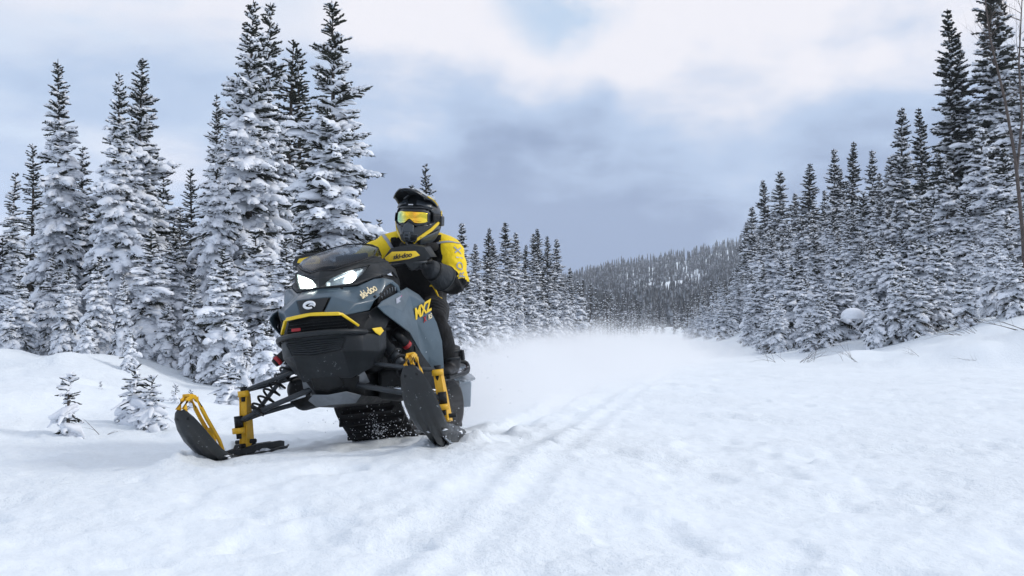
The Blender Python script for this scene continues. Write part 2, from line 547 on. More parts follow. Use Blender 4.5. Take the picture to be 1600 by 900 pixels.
def make_conifer(name, H, R, seed, snow=0.7, lod=0, bare_top=0.12, whorl=0.2, per=7, lean=0.0, low=0.03, frosty=False, ragged=0.3, power=0.8, bw=0.03, droop=34, chunk=1.2):
    """returns (trunk, crown, snow) meshes of one tree standing at the origin"""
    r = np.random.default_rng(seed)
    # trunk with a slight sweep
    nseg, ns = 14, 7
    ts = np.linspace(0, 1, nseg)
    bend = np.stack([0.012 * H * np.sin(ts * 3 + seed), 0.012 * H * np.cos(ts * 2.3 + seed * 2)], 1)
    bend -= bend[0]
    bend[:, 0] += lean * H * np.clip(ts - 0.8, 0, 1) ** 2 * 12
    droop_top = abs(lean) * H * np.clip(ts - 0.85, 0, 1) * 0.9
    cz = ts * H - droop_top
    rr = (0.011 * H + 0.012) * (1 - ts) ** 0.8 + 0.007
    V, Fq = [], []
    for i in range(nseg):
        for k in range(ns):
            a = 2 * math.pi * k / ns
            V.append((bend[i, 0] + rr[i] * math.cos(a), bend[i, 1] + rr[i] * math.sin(a), cz[i] - (0.3 if i == 0 else 0)))
    for i in range(nseg - 1):
        for k in range(ns):
            Fq.append((i * ns + k, i * ns + (k + 1) % ns, (i + 1) * ns + (k + 1) % ns, (i + 1) * ns + k))
    V = np.array(V)
    Fq = np.array(Fq)

    # branches
    zs, az = [], []
    z = low * H
    while z < H * 0.985:
        t = z / H
        n = max(3, int(round(per * (1 - 0.2 * t) + r.uniform(-1, 1))))
        a0 = r.uniform(0, 6.28)
        for k in range(n):
            zs.append(min(z + r.uniform(-0.85, 0.85) * whorl, H * 0.985))
            az.append(a0 + 6.283 * k / n + r.uniform(-0.35, 0.35))
        z += whorl * r.uniform(0.75, 1.25) * (1.0 - 0.48 * t)
    zs, az = np.array(zs), np.array(az)
    t = np.clip(zs / H, 0, 1)
    # side-to-side irregular outline
    lobes = 1 + ragged * (0.6 * np.sin(az * 2 + t * 21 + seed) * 0.5 + 0.5 * np.sin(t * 34 + seed * 1.7 + az))
    L = R * (1 - t) ** power * lobes * r.uniform(1 - ragged, 1.12, len(t)) + 0.05 * (1 - t) + 0.035
    L *= np.where(t < 0.10, 0.55 + 4.5 * t, 1.0)
    L *= np.where(r.random(len(t)) < 0.06, r.uniform(1.1, 1.35, len(t)), 1.0)
    nb = len(t)
    a_start = rad(34) * t ** 1.3 - rad(droop * 0.55) * (1 - t) + r.uniform(-0.30, 0.22, nb)
    a_end = a_start - rad(droop * 1.15) * (1 - t) ** 0.6 * np.clip(L / (R + 1e-6) * 1.4, 0.3, 1) + r.uniform(-0.25, 0.12, nb)
    K = 7
    s = np.linspace(0, 1, K)
    ang = a_start[:, None] + (a_end - a_start)[:, None] * s[None] ** 1.3
    dh = np.cumsum(np.cos(ang), 1) / K * L[:, None]
    dz = np.cumsum(np.sin(ang), 1) / K * L[:, None]
    dh = np.concatenate([np.zeros((nb, 1)), dh[:, :-1]], 1)
    dz = np.concatenate([np.zeros((nb, 1)), dz[:, :-1]], 1)
    cx, cyb, czb = (np.interp(t, ts, q) for q in (bend[:, 0], bend[:, 1], cz))
    hdir = np.stack([np.cos(az), np.sin(az)], 1)
    P = np.stack([cx[:, None] + dh * hdir[:, :1], cyb[:, None] + dh * hdir[:, 1:], czb[:, None] + dz], -1)   # nb,K,3

    def at(bi, sv):
        f = np.clip(sv, 0, 0.999) * (K - 1)
        i0 = f.astype(int)
        fr = (f - i0)[:, None]
        p = P[bi, i0] * (1 - fr) + P[bi, i0 + 1] * fr
        d = P[bi, i0 + 1] - P[bi, i0]
        return p, d / np.maximum(np.linalg.norm(d, axis=1, keepdims=True), 1e-9)

    # limb wood: thin three-sided prisms along the branch
    wr = 0.004 + 0.010 * (L / (R + 0.2))
    lim_v = []
    for i in (0, 3, 6):
        for k in range(3):
            a = 2.094 * k
            lim_v.append(P[:, i] + np.stack([-hdir[:, 1] * math.cos(a), hdir[:, 0] * math.cos(a), np.full(nb, math.sin(a))], 1) * (wr * (1 - i / 7))[:, None])
    lv = np.stack(lim_v, 1)
    lf = []
    for i in range(2):
        for k in range(3):
            lf.append((i * 3 + k, i * 3 + (k + 1) % 3, (i + 1) * 3 + (k + 1) % 3, (i + 1) * 3 + k))
    lf = np.array(lf)[None] + (np.arange(nb) * 9)[:, None, None] + len(V)
    if lod < 2:
        V2 = np.concatenate([V, lv.reshape(-1, 3)])
        F2 = np.concatenate([Fq, lf.reshape(-1, 4)])
    else:
        V2, F2 = V, Fq
    trunk = np_mesh(name + "_trunk", V2, F2, [M['bark']])

    # branchlets
    step = (0.095, 0.12, 0.24, 0.8)[lod] * (1 if H > 1.5 else 0.55)
    bi, sv, side = [], [], []
    cnt = np.maximum(2, (L / step).astype(int) * 2)
    for b in range(nb):
        n = cnt[b]
        q = np.linspace(0.12, 0.97, n) + r.uniform(-0.03, 0.03, n)
        bi.append(np.full(n, b))
        sv.append(q)
        side.append(np.where(np.arange(n) % 2 == 0, 1.0, -1.0))
    bi, sv, side = np.concatenate(bi), np.concatenate(sv), np.concatenate(side)
    p, d = at(bi, sv)
    hd = np.stack([-hdir[bi, 1], hdir[bi, 0], np.zeros(len(bi))], 1)
    fan = r.uniform(0.55, 1.05, len(bi))
    bd = d * np.cos(fan)[:, None] + hd * (side * np.sin(fan))[:, None]
    bd[:, 2] += -0.42 * (1 - t[bi]) + 0.10 * t[bi] + r.uniform(-0.25, 0.12, len(bi))
    bl = np.minimum((0.06 + 0.38 * L[bi] * (1 - sv)) * r.uniform(0.65, 1.2, len(bi)), 0.5)
    if H < 1.5:
        bl *= 0.7
    # the leading twig of every branch and the leader of the tree
    p2, d2 = at(np.arange(nb), np.full(nb, 0.80))
    org = np.concatenate([p, p2, [[bend[-1, 0], bend[-1, 1], cz[-1] - 0.10 * min(H, 3)]]])
    dirs = np.concatenate([bd, d2, [[0.02, 0.0, 1.0]]])
    lens = np.concatenate([bl, np.clip(L * 0.28, 0.08, 0.3), [0.10 * min(H, 3) + 0.03]])
    wid = np.concatenate([np.full(len(bl), bw) * r.uniform(0.75, 1.25, len(bl)), np.full(nb, bw), [bw * 0.6]]) * (1.0, 1.15, 1.7, 3.0)[lod]
    # the main axis itself is needled too
    axn = 2
    abi = np.repeat(np.arange(nb), axn)
    asv = np.tile(np.linspace(0.1, 0.55, axn), nb)
    p3, d3 = at(abi, asv)
    org = np.concatenate([org, p3])
    dirs = np.concatenate([dirs, d3])
    lens = np.concatenate([lens, L[abi] * 0.5])
    wid = np.concatenate([wid, np.full(len(abi), bw * 1.0)])
    bv, bf = scatter(BRUSH[(6, 3, 0, -1)[lod]], org, dirs, lens, wid, wid, r)
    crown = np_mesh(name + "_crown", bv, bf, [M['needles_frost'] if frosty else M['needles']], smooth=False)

    # snow: fingers on the branchlets, pillows along the branches
    load = (snow * sstep(1 - t, bare_top, bare_top + 0.35) + 0.5 * snow) * np.where(r.random(nb) < (0.16 if frosty else 0.34), 0.2, 1.05)
    keep = r.random(len(bi)) < np.clip(load[bi] * 0.66, 0, 0.9)
    kb = np.nonzero(keep)[0]
    fo = p[kb] + bd[kb] * (bl[kb] * 0.55)[:, None]
    fo[:, 2] += wid[kb] * 0.55
    flen = bl[kb] * r.uniform(0.85, 1.15, len(kb)) + 0.02
    fw = (bw * 1.1 + 0.026 * chunk * load[bi[kb]]) * r.uniform(0.75, 1.35, len(kb)) * (1.0, 1.1, 1.55, 2.8)[lod]
    pn = np.maximum(1, (L / ((0.15, 0.18, 0.34, 0.75)[lod] * (1 if H > 1.5 else 0.5))).astype(int))
    pb = np.repeat(np.arange(nb), pn)
    ps = np.concatenate([(np.arange(n) + 0.7) / (n + 0.2) for n in pn])
    kp = r.random(len(pb)) < np.clip(load[pb] * 1.15, 0, 0.97)
    pb, ps = pb[kp], ps[kp]
    p4, d4 = at(pb, ps)
    pw = chunk * np.clip(0.05 + 0.21 * L[pb] * (1.05 - ps) + 0.02, 0.03, 0.30) * r.uniform(0.55, 1.35, len(pb)) * np.clip(load[pb], 0.45, 1.15)
    plen = np.minimum((0.17, 0.22, 0.42, 0.6)[lod], L[pb]) * r.uniform(1.0, 2.0, len(pb))
    p4[:, 2] += pw * 0.2 + 0.012
    so = np.concatenate([fo, p4])
    sdir = np.concatenate([bd[kb], d4 + np.stack([np.zeros(len(pb)), np.zeros(len(pb)), -0.12 * np.ones(len(pb))], 1)])
    sl = np.concatenate([flen, plen])
    sw = np.concatenate([fw, pw])
    st = np.concatenate([fw * r.uniform(0.7, 1.1, len(kb)), np.clip(pw * 0.62, 0.025, 0.12) * r.uniform(0.7, 1.3, len(pb))])
    # a few big caps where boughs have joined
    nc = int(nb * 0.15 * snow)
    if lod < 2 and H > 1.5 and nc:
        cb = r.choice(nb, nc, p=(L * (t < 0.85) + 1e-6) / (L * (t < 0.85) + 1e-6).sum())
        cs = r.uniform(0.45, 0.95, nc)
        p5, d5 = at(cb, cs)
        p5[:, 2] += 0.05
        cw = r.uniform(0.09, 0.21, nc) * np.clip(L[cb] / 0.8, 0.5, 1.2)
        so = np.concatenate([so, p5])
        sdir = np.concatenate([sdir, d5])
        sl = np.concatenate([sl, cw * r.uniform(2.0, 3.4, nc)])
        sw = np.concatenate([sw, cw])
        st = np.concatenate([st, cw * r.uniform(0.55, 0.85, nc)])
    sv_, sf = scatter(LUMP[('fine', 'mid', 'low', 'tiny')[lod]], so, sdir, sl, sw, st, r)
    snowm = np_mesh(name + "_snow", sv_, sf, [M['snow_tree']])
    return trunk, crown, snowm, H


VAR = {}
VAR['tall'] = [make_conifer("tall_fir", 8.0, (1.45, 1.55, 1.6)[k], 101 + k, snow=(0.66, 0.74, 0.52)[k], lod=0, whorl=0.25, per=7, bare_top=0.08, power=(0.72, 0.8, 0.68)[k], droop=(34, 38, 26)[k]) for k in range(3)]
VAR['slim'] = [make_conifer("slim_fir", 6.5, 0.85, 131 + k, snow=(0.62, 0.74)[k], lod=k, whorl=0.22, per=6, bare_top=0.14, power=0.62, droop=36) for k in range(2)]
VAR['spire'] = [make_conifer("spire_fir", 7.0, 0.85, 141 + k, snow=(0.24, 0.42)[k], lod=1, whorl=0.25, per=6, bare_top=0.2, power=0.55, ragged=0.4, droop=22) for k in range(2)]
VAR['mid'] = [make_conifer("mid_fir", 4.2, (1.1, 1.2, 1.0)[k], 151 + k, snow=(0.78, 0.88, 0.66)[k], lod=0, whorl=0.24, per=7, bare_top=0.06, power=0.75, droop=(44, 40, 48)[k], chunk=1.1) for k in range(3)]
VAR['bent'] = [make_conifer("bent_fir", 4.6, 0.8, 161, snow=0.9, lod=1, whorl=0.22, per=7, bare_top=0.0, power=0.6, lean=0.45, droop=40, chunk=1.1)]
VAR['small'] = [make_conifer("small_fir", 2.2, 0.72, 171 + k, snow=(0.92, 0.82)[k], lod=0, whorl=0.17, per=7, bare_top=0.0, power=0.7, bw=0.026, droop=(46, 52)[k]) for k in range(2)]
VAR['sapling'] = [make_conifer("sapling", 0.8, 0.19, 181 + k, snow=(0.9, 0.95)[k], lod=1, whorl=0.10, per=5, bare_top=0.42, power=0.5, bw=0.013, low=0.05, droop=34, chunk=1.15) for k in range(2)]
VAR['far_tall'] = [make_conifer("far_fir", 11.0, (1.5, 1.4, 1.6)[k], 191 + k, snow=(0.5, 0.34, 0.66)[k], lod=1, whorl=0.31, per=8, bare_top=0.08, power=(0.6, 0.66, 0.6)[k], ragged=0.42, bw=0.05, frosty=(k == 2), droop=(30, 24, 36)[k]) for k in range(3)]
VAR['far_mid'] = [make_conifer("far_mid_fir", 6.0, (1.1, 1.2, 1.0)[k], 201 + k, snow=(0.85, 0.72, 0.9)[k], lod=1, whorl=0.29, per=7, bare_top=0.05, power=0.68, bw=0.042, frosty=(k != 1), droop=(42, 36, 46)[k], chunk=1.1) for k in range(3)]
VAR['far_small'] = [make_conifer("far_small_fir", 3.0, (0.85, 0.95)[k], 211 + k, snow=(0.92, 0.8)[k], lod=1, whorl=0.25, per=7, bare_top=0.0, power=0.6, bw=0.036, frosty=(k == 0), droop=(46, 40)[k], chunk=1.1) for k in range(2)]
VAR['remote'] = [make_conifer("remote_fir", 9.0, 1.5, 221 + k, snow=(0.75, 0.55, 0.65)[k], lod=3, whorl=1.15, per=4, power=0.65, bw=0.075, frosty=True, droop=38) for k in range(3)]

_proto = {}
PLANTED = []      # every tree with its photo column, distance and height in photo pixels


def plant(kind, k, x, y, height_m, rot, label, group=None, name='fir_tree', cat='tree', wide=1.0, sink=0.05, tilt=(0, 0)):
    """one tree: an Empty at its foot parenting trunk, crown and the snow on its boughs"""
    tr, cr, sn, H = VAR[kind][k % len(VAR[kind])]
    z = h1(x, y)
    o = empty(name, (x, y, z - sink), (tilt[0], tilt[1], rot))
    s = height_m / H
    o.scale = (s * wide, s * wide, s)
    tag(o, label, cat, group)
    key = (kind, k % len(VAR[kind]))
    if key not in _proto:
        _proto[key] = [bpy.data.objects.new(n, me) for n, me in (('trunk', tr), ('crown', cr), ('snow_clumps', sn))]
        kids = _proto[key]
    else:
        kids = [c.copy() for c in _proto[key]]
    for c in kids:
        link(c, o)
    PLANTED.append((o, 800 + F_PX * x / y, y, F_PX * height_m / y))
    return o


def ground_at_px(px, d):
    return (px - 800) / F_PX * d


def plant_px(kind, k, px, top, d, label, group=None, wide=1.0, rot=None, sink=0.05, **kw):
    """a tree standing d metres away whose tip reaches the given photo row"""
    x = ground_at_px(px, d)
    z_top = CAM_H + (HORIZON - top) / F_PX * d
    hgt = z_top - h1(x, d) + sink
    return plant(kind, k, x, d, hgt, rng.uniform(0, 6.28) if rot is None else rot, label, group, wide=wide, sink=sink, **kw)

# ------------------------------------------------------------------ trees one can tell apart, left of the trail
LEFT = [  # kind, variant, photo column, tip row, distance, width factor, label
    ('mid', 0, 0, 372, 15.5, 1.0, "fir cut by the left edge of the picture, in front of thin bare spires"),
    ('slim', 1, 17, 268, 19.0, 0.85, "thin pale spire with a long bare tip at the far left edge"),
    ('spire', 0, 42, 222, 22.0, 0.95, "thin dark fir with little snow, second spire from the left edge"),
    ('tall', 0, 88, 90, 17.0, 0.72, "tall lone fir with ragged top, first high tree from the left edge"),
    ('slim', 0, 120, 225, 20.0, 1.0, "slender fir half hidden behind the first high tree on the left"),
    ('bent', 0, 168, 232, 17.5, 0.9, "fir with its leader bowed over under heavy snow"),
    ('tall', 1, 190, 108, 15.5, 0.78, "broad snowy fir, front one of the twin tops left of the vehicle"),
    ('tall', 2, 224, 88, 17.0, 0.78, "fir behind the broad snowy one, right-hand of the twin tops"),
    ('slim', 0, 206, 112, 18.0, 0.8, "slim fir whose tip shows between the twin tops"),
    ('spire', 1, 300, 262, 21.0, 0.9, "small dark spire in the gap between the two groups of high firs"),
    ('tall', 1, 336, 146, 15.0, 0.68, "fir with a long bare leader, drooping white boughs, left of the tallest pair"),
    ('slim', 1, 366, 108, 18.0, 0.9, "thin fir standing just left of and behind the tallest tree"),
    ('tall', 0, 394, -14, 16.0, 0.80, "tallest dense fir left of the vehicle, its tip out of the picture"),
    ('tall', 2, 420, 0, 18.0, 0.70, "high fir close behind the tallest one, slightly right of it"),
    ('spire', 1, 444, 58, 19.0, 0.9, "third tip of the high group, thin and lower"),
    ('spire', 0, 466, 70, 19.5, 0.9, "fourth tip of the high group, in the notch beside the dark fir"),
    ('tall', 2, 506, -8, 14.5, 0.90, "big fir with dark spreading boughs right behind the vehicle windshield"),
    ('slim', 0, 548, 210, 18.0, 0.7, "slim fir mostly hidden behind the big dark spreading fir"),
    ('mid', 2, 590, 342, 21.0, 0.7, "small fir behind the rider's arm, at the foot of the big dark fir"),
    ('spire', 1, 668, 254, 26.0, 0.8, "thin lone spire rising just right of the rider's helmet"),
    ('spire', 0, 645, 288, 30.0, 0.8, "thin spire whose tip barely shows behind the helmet"),
    # second storey, nearer
    ('mid', 1, 32, 430, 14.0, 0.9, "white mid-size fir below the thin spires at the left edge"),
    ('mid', 2, 78, 395, 14.5, 0.9, "white fir at the foot of the first high tree, left side"),
    ('mid', 0, 105, 412, 13.6, 0.85, "cone-shaped white fir before the first high tree, on a snow mound"),
    ('small', 0, 12, 485, 13.4, 1.0, "low bushy fir by the left edge, boughs sagging to the snow"),
    ('mid', 1, 150, 400, 13.2, 0.8, "slim white fir in front of the broad twin-topped group"),
    ('small', 1, 138, 500, 12.6, 0.9, "small loaded fir at the right end of the snow mound"),
    ('mid', 2, 190, 428, 12.8, 0.75, "narrow fir standing forward of the broad snowy fir"),
    ('small', 0, 205, 520, 11.8, 0.75, "small drooping fir stepping out of the row onto the snowbank"),
    ('mid', 0, 232, 362, 14.0, 1.05, "wide dark-hearted fir beneath the twin tops"),
    ('mid', 1, 268, 378, 14.6, 0.9, "white fir between the twin-topped group and the fir with bare leader"),
    ('mid', 2, 304, 430, 13.2, 0.85, "slim white fir left of the trunk of the bare-leader fir"),
    ('small', 1, 262, 478, 13.6, 0.9, "short fir with dark gaps low on the bank behind the yellow ski"),
    ('mid', 0, 352, 385, 12.8, 1.0, "heavily plastered fir beneath the bare leader, hanging white boughs"),
    ('small', 0, 378, 505, 12.4, 0.8, "short white fir behind the raised yellow spindle"),
    ('mid', 1, 404, 360, 13.5, 1.0, "broad white fir at the foot of the tallest tree"),
    ('mid', 2, 440, 372, 13.0, 0.95, "white fir directly behind the hood of the vehicle"),
    ('small', 1, 418, 500, 12.0, 0.9, "short fir hidden partly by the front grille"),
    ('mid', 0, 476, 350, 14.0, 0.95, "fir whose white tip shows above the dark windshield"),
]
for kind, k, px, top, d, wide, label in LEFT:
    plant_px(kind, k, px, top, d, label, "firs at the front of the left-hand wood", wide * 1.14)

# saplings on the snowbank
SAP = [
    ('sapling', 0, 110, 588, 6.3, 0.9, "sapling with a bare cross-shaped top and a round snow cap"),
    ('sapling', 1, 212, 575, 7.0, 1.05, "left one of the two joined saplings beside the yellow ski loop"),
    ('sapling', 1, 238, 592, 6.8, 0.95, "right one of the two joined saplings beside the yellow ski loop"),
    ('sapling', 0, 160, 596, 8.6, 0.8, "tiny buried sapling between the capped one and the joined pair"),
    ('sapling', 0, 277, 600, 8.2, 0.8, "tiny sapling sprouting just left of the yellow ski loop"),
    ('sapling', 1, 358, 572, 8.8, 1.3, "snow-swallowed sapling left of the vertical yellow spindle"),
    ('sapling', 0, 300, 610, 8.0, 0.7, "sprig showing through the gap of the yellow ski loop"),
]
for kind, k, px, top, d, wide, label in SAP:
    plant_px(kind, k, px, top, d, label, "saplings on the left snowbank", wide, name='fir_sapling', sink=0.04)

# ------------------------------------------------------------------ left tree wall beyond the rider
BEYOND = [
    (720, 348, 33, 'far_tall', 0), (708, 400, 29, 'far_mid', 0), (742, 380, 35, 'far_tall', 2), (763, 356, 40, 'far_tall', 1), (774, 372, 42, 'far_tall', 2),
    (787, 346, 44, 'far_tall', 0), (802, 362, 46, 'far_tall', 2), (820, 382, 50, 'far_tall', 1), (835, 364, 52, 'far_tall', 0), (843, 356, 54, 'far_tall', 1),
    (852, 368, 56, 'far_tall', 1), (869, 373, 58, 'far_tall', 0), (893, 418, 66, 'far_tall', 0), (730, 430, 28, 'far_mid', 1), (752, 440, 31, 'far_mid', 2),
    (716, 470, 25, 'far_small', 0), (738, 482, 27, 'far_small', 1), (778, 430, 36, 'far_mid', 0), (795, 440, 38, 'far_mid', 1), (812, 445, 41, 'far_mid', 2),
    (762, 470, 30, 'far_small', 1), (786, 480, 34, 'far_small', 0), (830, 440, 45, 'far_mid', 0), (848, 450, 48, 'far_mid', 1), (866, 440, 52, 'far_mid', 2),
    (882, 445, 57, 'far_mid', 0), (905, 440, 70, 'far_mid', 1), (808, 490, 38, 'far_small', 0), (835, 492, 42, 'far_small', 1), (860, 490, 48, 'far_small', 0),
]
BL = ["first fir right of the rider's shoulder, dark tip above the sleeve", None, "pale fir second right of the rider", "high fir third right of the rider", None,
      "highest tip of the mid-distance row right of the rider", None, None, "left-hand one of the three tight dark spires", "middle one of the three tight dark spires",
      "right-hand one of the three tight dark spires", "dark high fir ending the mid-distance row, where the hill begins", "lone fir below the skyline right of the dark fir"]
for i, (px, top, d, kind, k) in enumerate(BEYOND):
    lab = BL[i] if i < len(BL) and BL[i] else "snow-plastered fir in the row along the left of the trail, beyond the rider"
    plant_px(kind, k, px, top, d, lab, "firs along the left of the trail", 1.15)
FAR = []          # px, tip row, distance: firs too many and too small to keep singly
for i in range(80):
    d = 60 * math.exp(rng.uniform(0, 1.15))
    x = np.interp(d, _left_y, _left_x) - rng.uniform(0.2, 9)
    px = 800 + F_PX * x / d
    FAR.append((px, np.interp(px, [860, 900, 960, 1000, 1040, 1060], [430, 438, 462, 475, 486, 490]) + rng.uniform(-8, 22), d))

# ------------------------------------------------------------------ right side
RIGHT = [
    (1165, 346, 98, 'far_tall', 1, 1.0, "dark fir at the left end of the right-hand row, against the hill"),
    (1181, 322, 92, 'far_tall', 0, 1.0, "narrow fir second from the left end of the right-hand row"),
    (1200, 279, 84, 'far_tall', 1, 0.95, "dark spire third from the left end of the right-hand row"),
    (1222, 266, 80, 'far_tall', 0, 0.95, "dark spire fourth from the left end of the right-hand row"),
    (1242, 300, 78, 'far_tall', 2, 0.9, "shorter spire between the fourth dark spire and the cone-shaped fir"),
    (1261, 254, 72, 'far_tall', 1, 1.1, "cone-shaped dark fir with a sharp tip in the right-hand row"),
    (1288, 296, 68, 'far_tall', 0, 0.75, "thin spire right of the cone-shaped dark fir"),
    (1304, 231, 62, 'far_tall', 0, 0.75, "tall thin spire left of the blunt-topped fir"),
    (1318, 262, 62, 'far_tall', 2, 0.8, "spire wedged between the tall thin one and the blunt-topped fir"),
    (1338, 220, 58, 'far_tall', 1, 0.85, "blunt-topped dark fir in the middle of the right-hand row"),
    (1363, 233, 55, 'far_tall', 0, 0.75, "thin spire right of the blunt-topped fir"),
    (1380, 268, 52, 'far_tall', 2, 0.8, "half-hidden spire before the white round-shouldered fir"),
    (1398, 242, 46, 'far_tall', 2, 1.0, "white round-shouldered fir, loaded to the tip"),
    (1421, 165, 42, 'far_tall', 0, 0.85, "left one of the twin tall firs before the gap of sky"),
    (1441, 164, 43, 'far_tall', 1, 0.85, "right one of the twin tall firs before the gap of sky"),
    (1460, 300, 36, 'far_mid', 1, 1.0, "lower fir filling the gap right of the twin tall firs"),
    (1490, 4, 37, 'far_tall', 1, 0.85, "high ragged dark fir, left one of the great trees at the right edge"),
    (1512, 60, 38, 'far_tall', 0, 0.8, "fir squeezed between the great trees at the right edge"),
    (1548, -45, 36, 'far_tall', 0, 0.95, "greatest fir at the right edge, its tip out of the picture"),
    (1582, -30, 37, 'far_tall', 1, 0.9, "great dark fir behind the bare tree at the right edge"),
    (1608, 40, 33, 'far_tall', 2, 0.95, "frosted great fir cut by the right edge of the picture"),
    (1535, 190, 31, 'far_mid', 0, 0.9, "pale fir standing in front of the greatest fir"),
    (1480, 250, 32, 'far_mid', 2, 0.9, "white fir at the foot of the high ragged dark fir"),
    (1575, 230, 29, 'far_mid', 1, 1.0, "bushy white fir near the right edge under the bare tree"),
    (1600, 270, 27, 'far_mid', 2, 1.0, "white fir on the high bank, cut by the right edge"),
    (1350, 300, 46, 'far_mid', 1, 0.9, None), (1325, 320, 48, 'far_mid', 0, 0.9, None), (1375, 310, 42, 'far_mid', 2, 1.0, None), (1440, 300, 35, 'far_mid', 0, 1.0, None),
    (1300, 330, 52, 'far_mid', 2, 0.9, None), (1275, 335, 56, 'far_mid', 1, 0.9, None), (1250, 345, 60, 'far_mid', 0, 0.9, None), (1225, 355, 64, 'far_mid', 2, 0.9, None),
    (1205, 360, 70, 'far_mid', 1, 0.9, None), (1185, 375, 76, 'far_mid', 0, 0.9, None), (1165, 395, 84, 'far_mid', 1, 0.9, None), (1150, 410, 92, 'far_mid', 2, 0.9, None),
    (1510, 300, 29, 'far_mid', 1, 0.9, None), (1555, 310, 27, 'far_mid', 0, 0.9, None), (1410, 320, 36, 'far_mid', 2, 0.9, None),
]
for px, top, d, kind, k, wide, lab in RIGHT:
    plant_px(kind, k, px, top, d, lab or "white fir in the second storey of the right-hand forest", "firs along the right of the trail", wide * 1.28)
# the thicket that steps down to the trail
for i in range(120):
    px = 1068 + 540 * ((i + rng.uniform(0, 1)) / 120)
    u = (px - 1060) / 540
    d_front = np.interp(px, [1060, 1100, 1150, 1200, 1300, 1400, 1500, 1600], [95, 62, 42, 27, 24.5, 23.5, 23, 22.5])
    v = rng.uniform(0, 1) ** 1.3
    d = d_front * (1 + 1.0 * v)
    ht = np.interp(v, [0, 0.25, 1], [1.2, 2.2, 4.6]) * rng.uniform(0.75, 1.25) * (1.0 + 0.15 * u)
    x = ground_at_px(px, d)
    kind = 'far_small' if ht < 2.6 else 'far_mid'
    plant(kind, i, x, d, ht, rng.uniform(0, 6.28), "young fir white with snow in the thicket stepping down to the trail on the right", "thicket right of the trail", wide=rng.uniform(0.9, 1.25))
for i in range(60):
    d = 85 * math.exp(rng.uniform(0, 0.85))
    x = np.interp(d, _right_y, _right_x) + rng.uniform(0.2, 16)
    px = 800 + F_PX * x / d
    FAR.append((px, np.interp(px, [1050, 1100, 1160, 1250], [488, 450, 415, 380]) + rng.uniform(-8, 20), d))
for i in range(64):
    d = rng.uniform(150, 205)
    px = rng.uniform(975, 1100)
    FAR.append((px, np.interp(px, [975, 1040, 1100], [472, 482, 455]) + rng.uniform(-6, 14), d))


def build_far_wood():
    """the far end of the wood as one mass, each fir of it still a modelled tree"""
    parts = []
    for tr, cr, sn, H in VAR['remote']:
        vs, ts, mi, base = [], [], [], 0
        for me, k in ((tr, 0), (cr, 1), (sn, 2)):
            me.calc_loop_triangles()
            c = np.empty(len(me.vertices) * 3)
            me.vertices.foreach_get('co', c)
            t = np.empty(len(me.loop_triangles) * 3, dtype=np.int32)
            me.loop_triangles.foreach_get('vertices', t)
            vs.append(c.reshape(-1, 3))
            ts.append(t.reshape(-1, 3) + base)
            mi.append(np.full(len(t) // 3, k))
            base += len(c) // 3
        parts.append((np.concatenate(vs), np.concatenate(ts), np.concatenate(mi), H))
    V, F, MI, base = [], [], [], 0
    for n, (px, top, d) in enumerate(FAR):
        v, t, mi, H = parts[n % len(parts)]
        x = ground_at_px(px, d)
        z = h1(x, d)
        s_ = (CAM_H + (HORIZON - top) / F_PX * d - z) / H
        a = rng.uniform(0, 6.28)
        c, s2 = math.cos(a), math.sin(a)
        w = v * s_ * np.array([1.0, 1.0, 1.0])
        V.append(np.stack([w[:, 0] * c - w[:, 1] * s2 + x, w[:, 0] * s2 + w[:, 1] * c + d, w[:, 2] + z - .1], 1))
        F.append(t + base)
        MI.append(mi)
        base += len(v)
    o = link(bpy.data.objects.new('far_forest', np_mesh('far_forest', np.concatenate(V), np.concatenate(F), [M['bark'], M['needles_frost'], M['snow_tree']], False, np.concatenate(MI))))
    tag(o, "far end of the wood closing in where the trail bends out of sight", 'forest', kind='stuff')


build_far_wood()
# firs filling the depth of the wood behind the named ones
for i in range(26):
    px = rng.uniform(-30, 620)
    d = rng.uniform(19, 30)
    top = np.interp(px, [-30, 60, 150, 260, 300, 360, 480, 560, 620], [400, 330, 250, 250, 360, 250, 180, 300, 420]) + rng.uniform(0, 90)
    plant_px('mid' if i % 2 else 'slim', i, px, top, d, "fir in the dim depth of the left-hand wood behind the front trees", "firs inside the left-hand wood", 1.1)
for i in range(14):
    px = 585 + 9.5 * i + rng.uniform(-4, 4)
    d = rng.uniform(24, 44)
    plant_px('far_mid', i, px, np.interp(px, [580, 640, 720], [400, 425, 415]) + rng.uniform(0, 30), d, "fir in the dim depth of the left-hand wood behind the front trees", "firs inside the left-hand wood", 1.1)
for i in range(34):
    px = rng.uniform(1180, 1640)
    d = np.interp(px, [1180, 1640], [95, 40]) * rng.uniform(1.0, 1.3)
    top = np.interp(px, [1180, 1300, 1420, 1480, 1640], [360, 310, 280, 170, 60]) + rng.uniform(0, 80)
    plant_px('far_tall', i, px, top, d, "dark fir deep inside the right-hand wood behind the front trees", "firs inside the right-hand wood", 1.2)

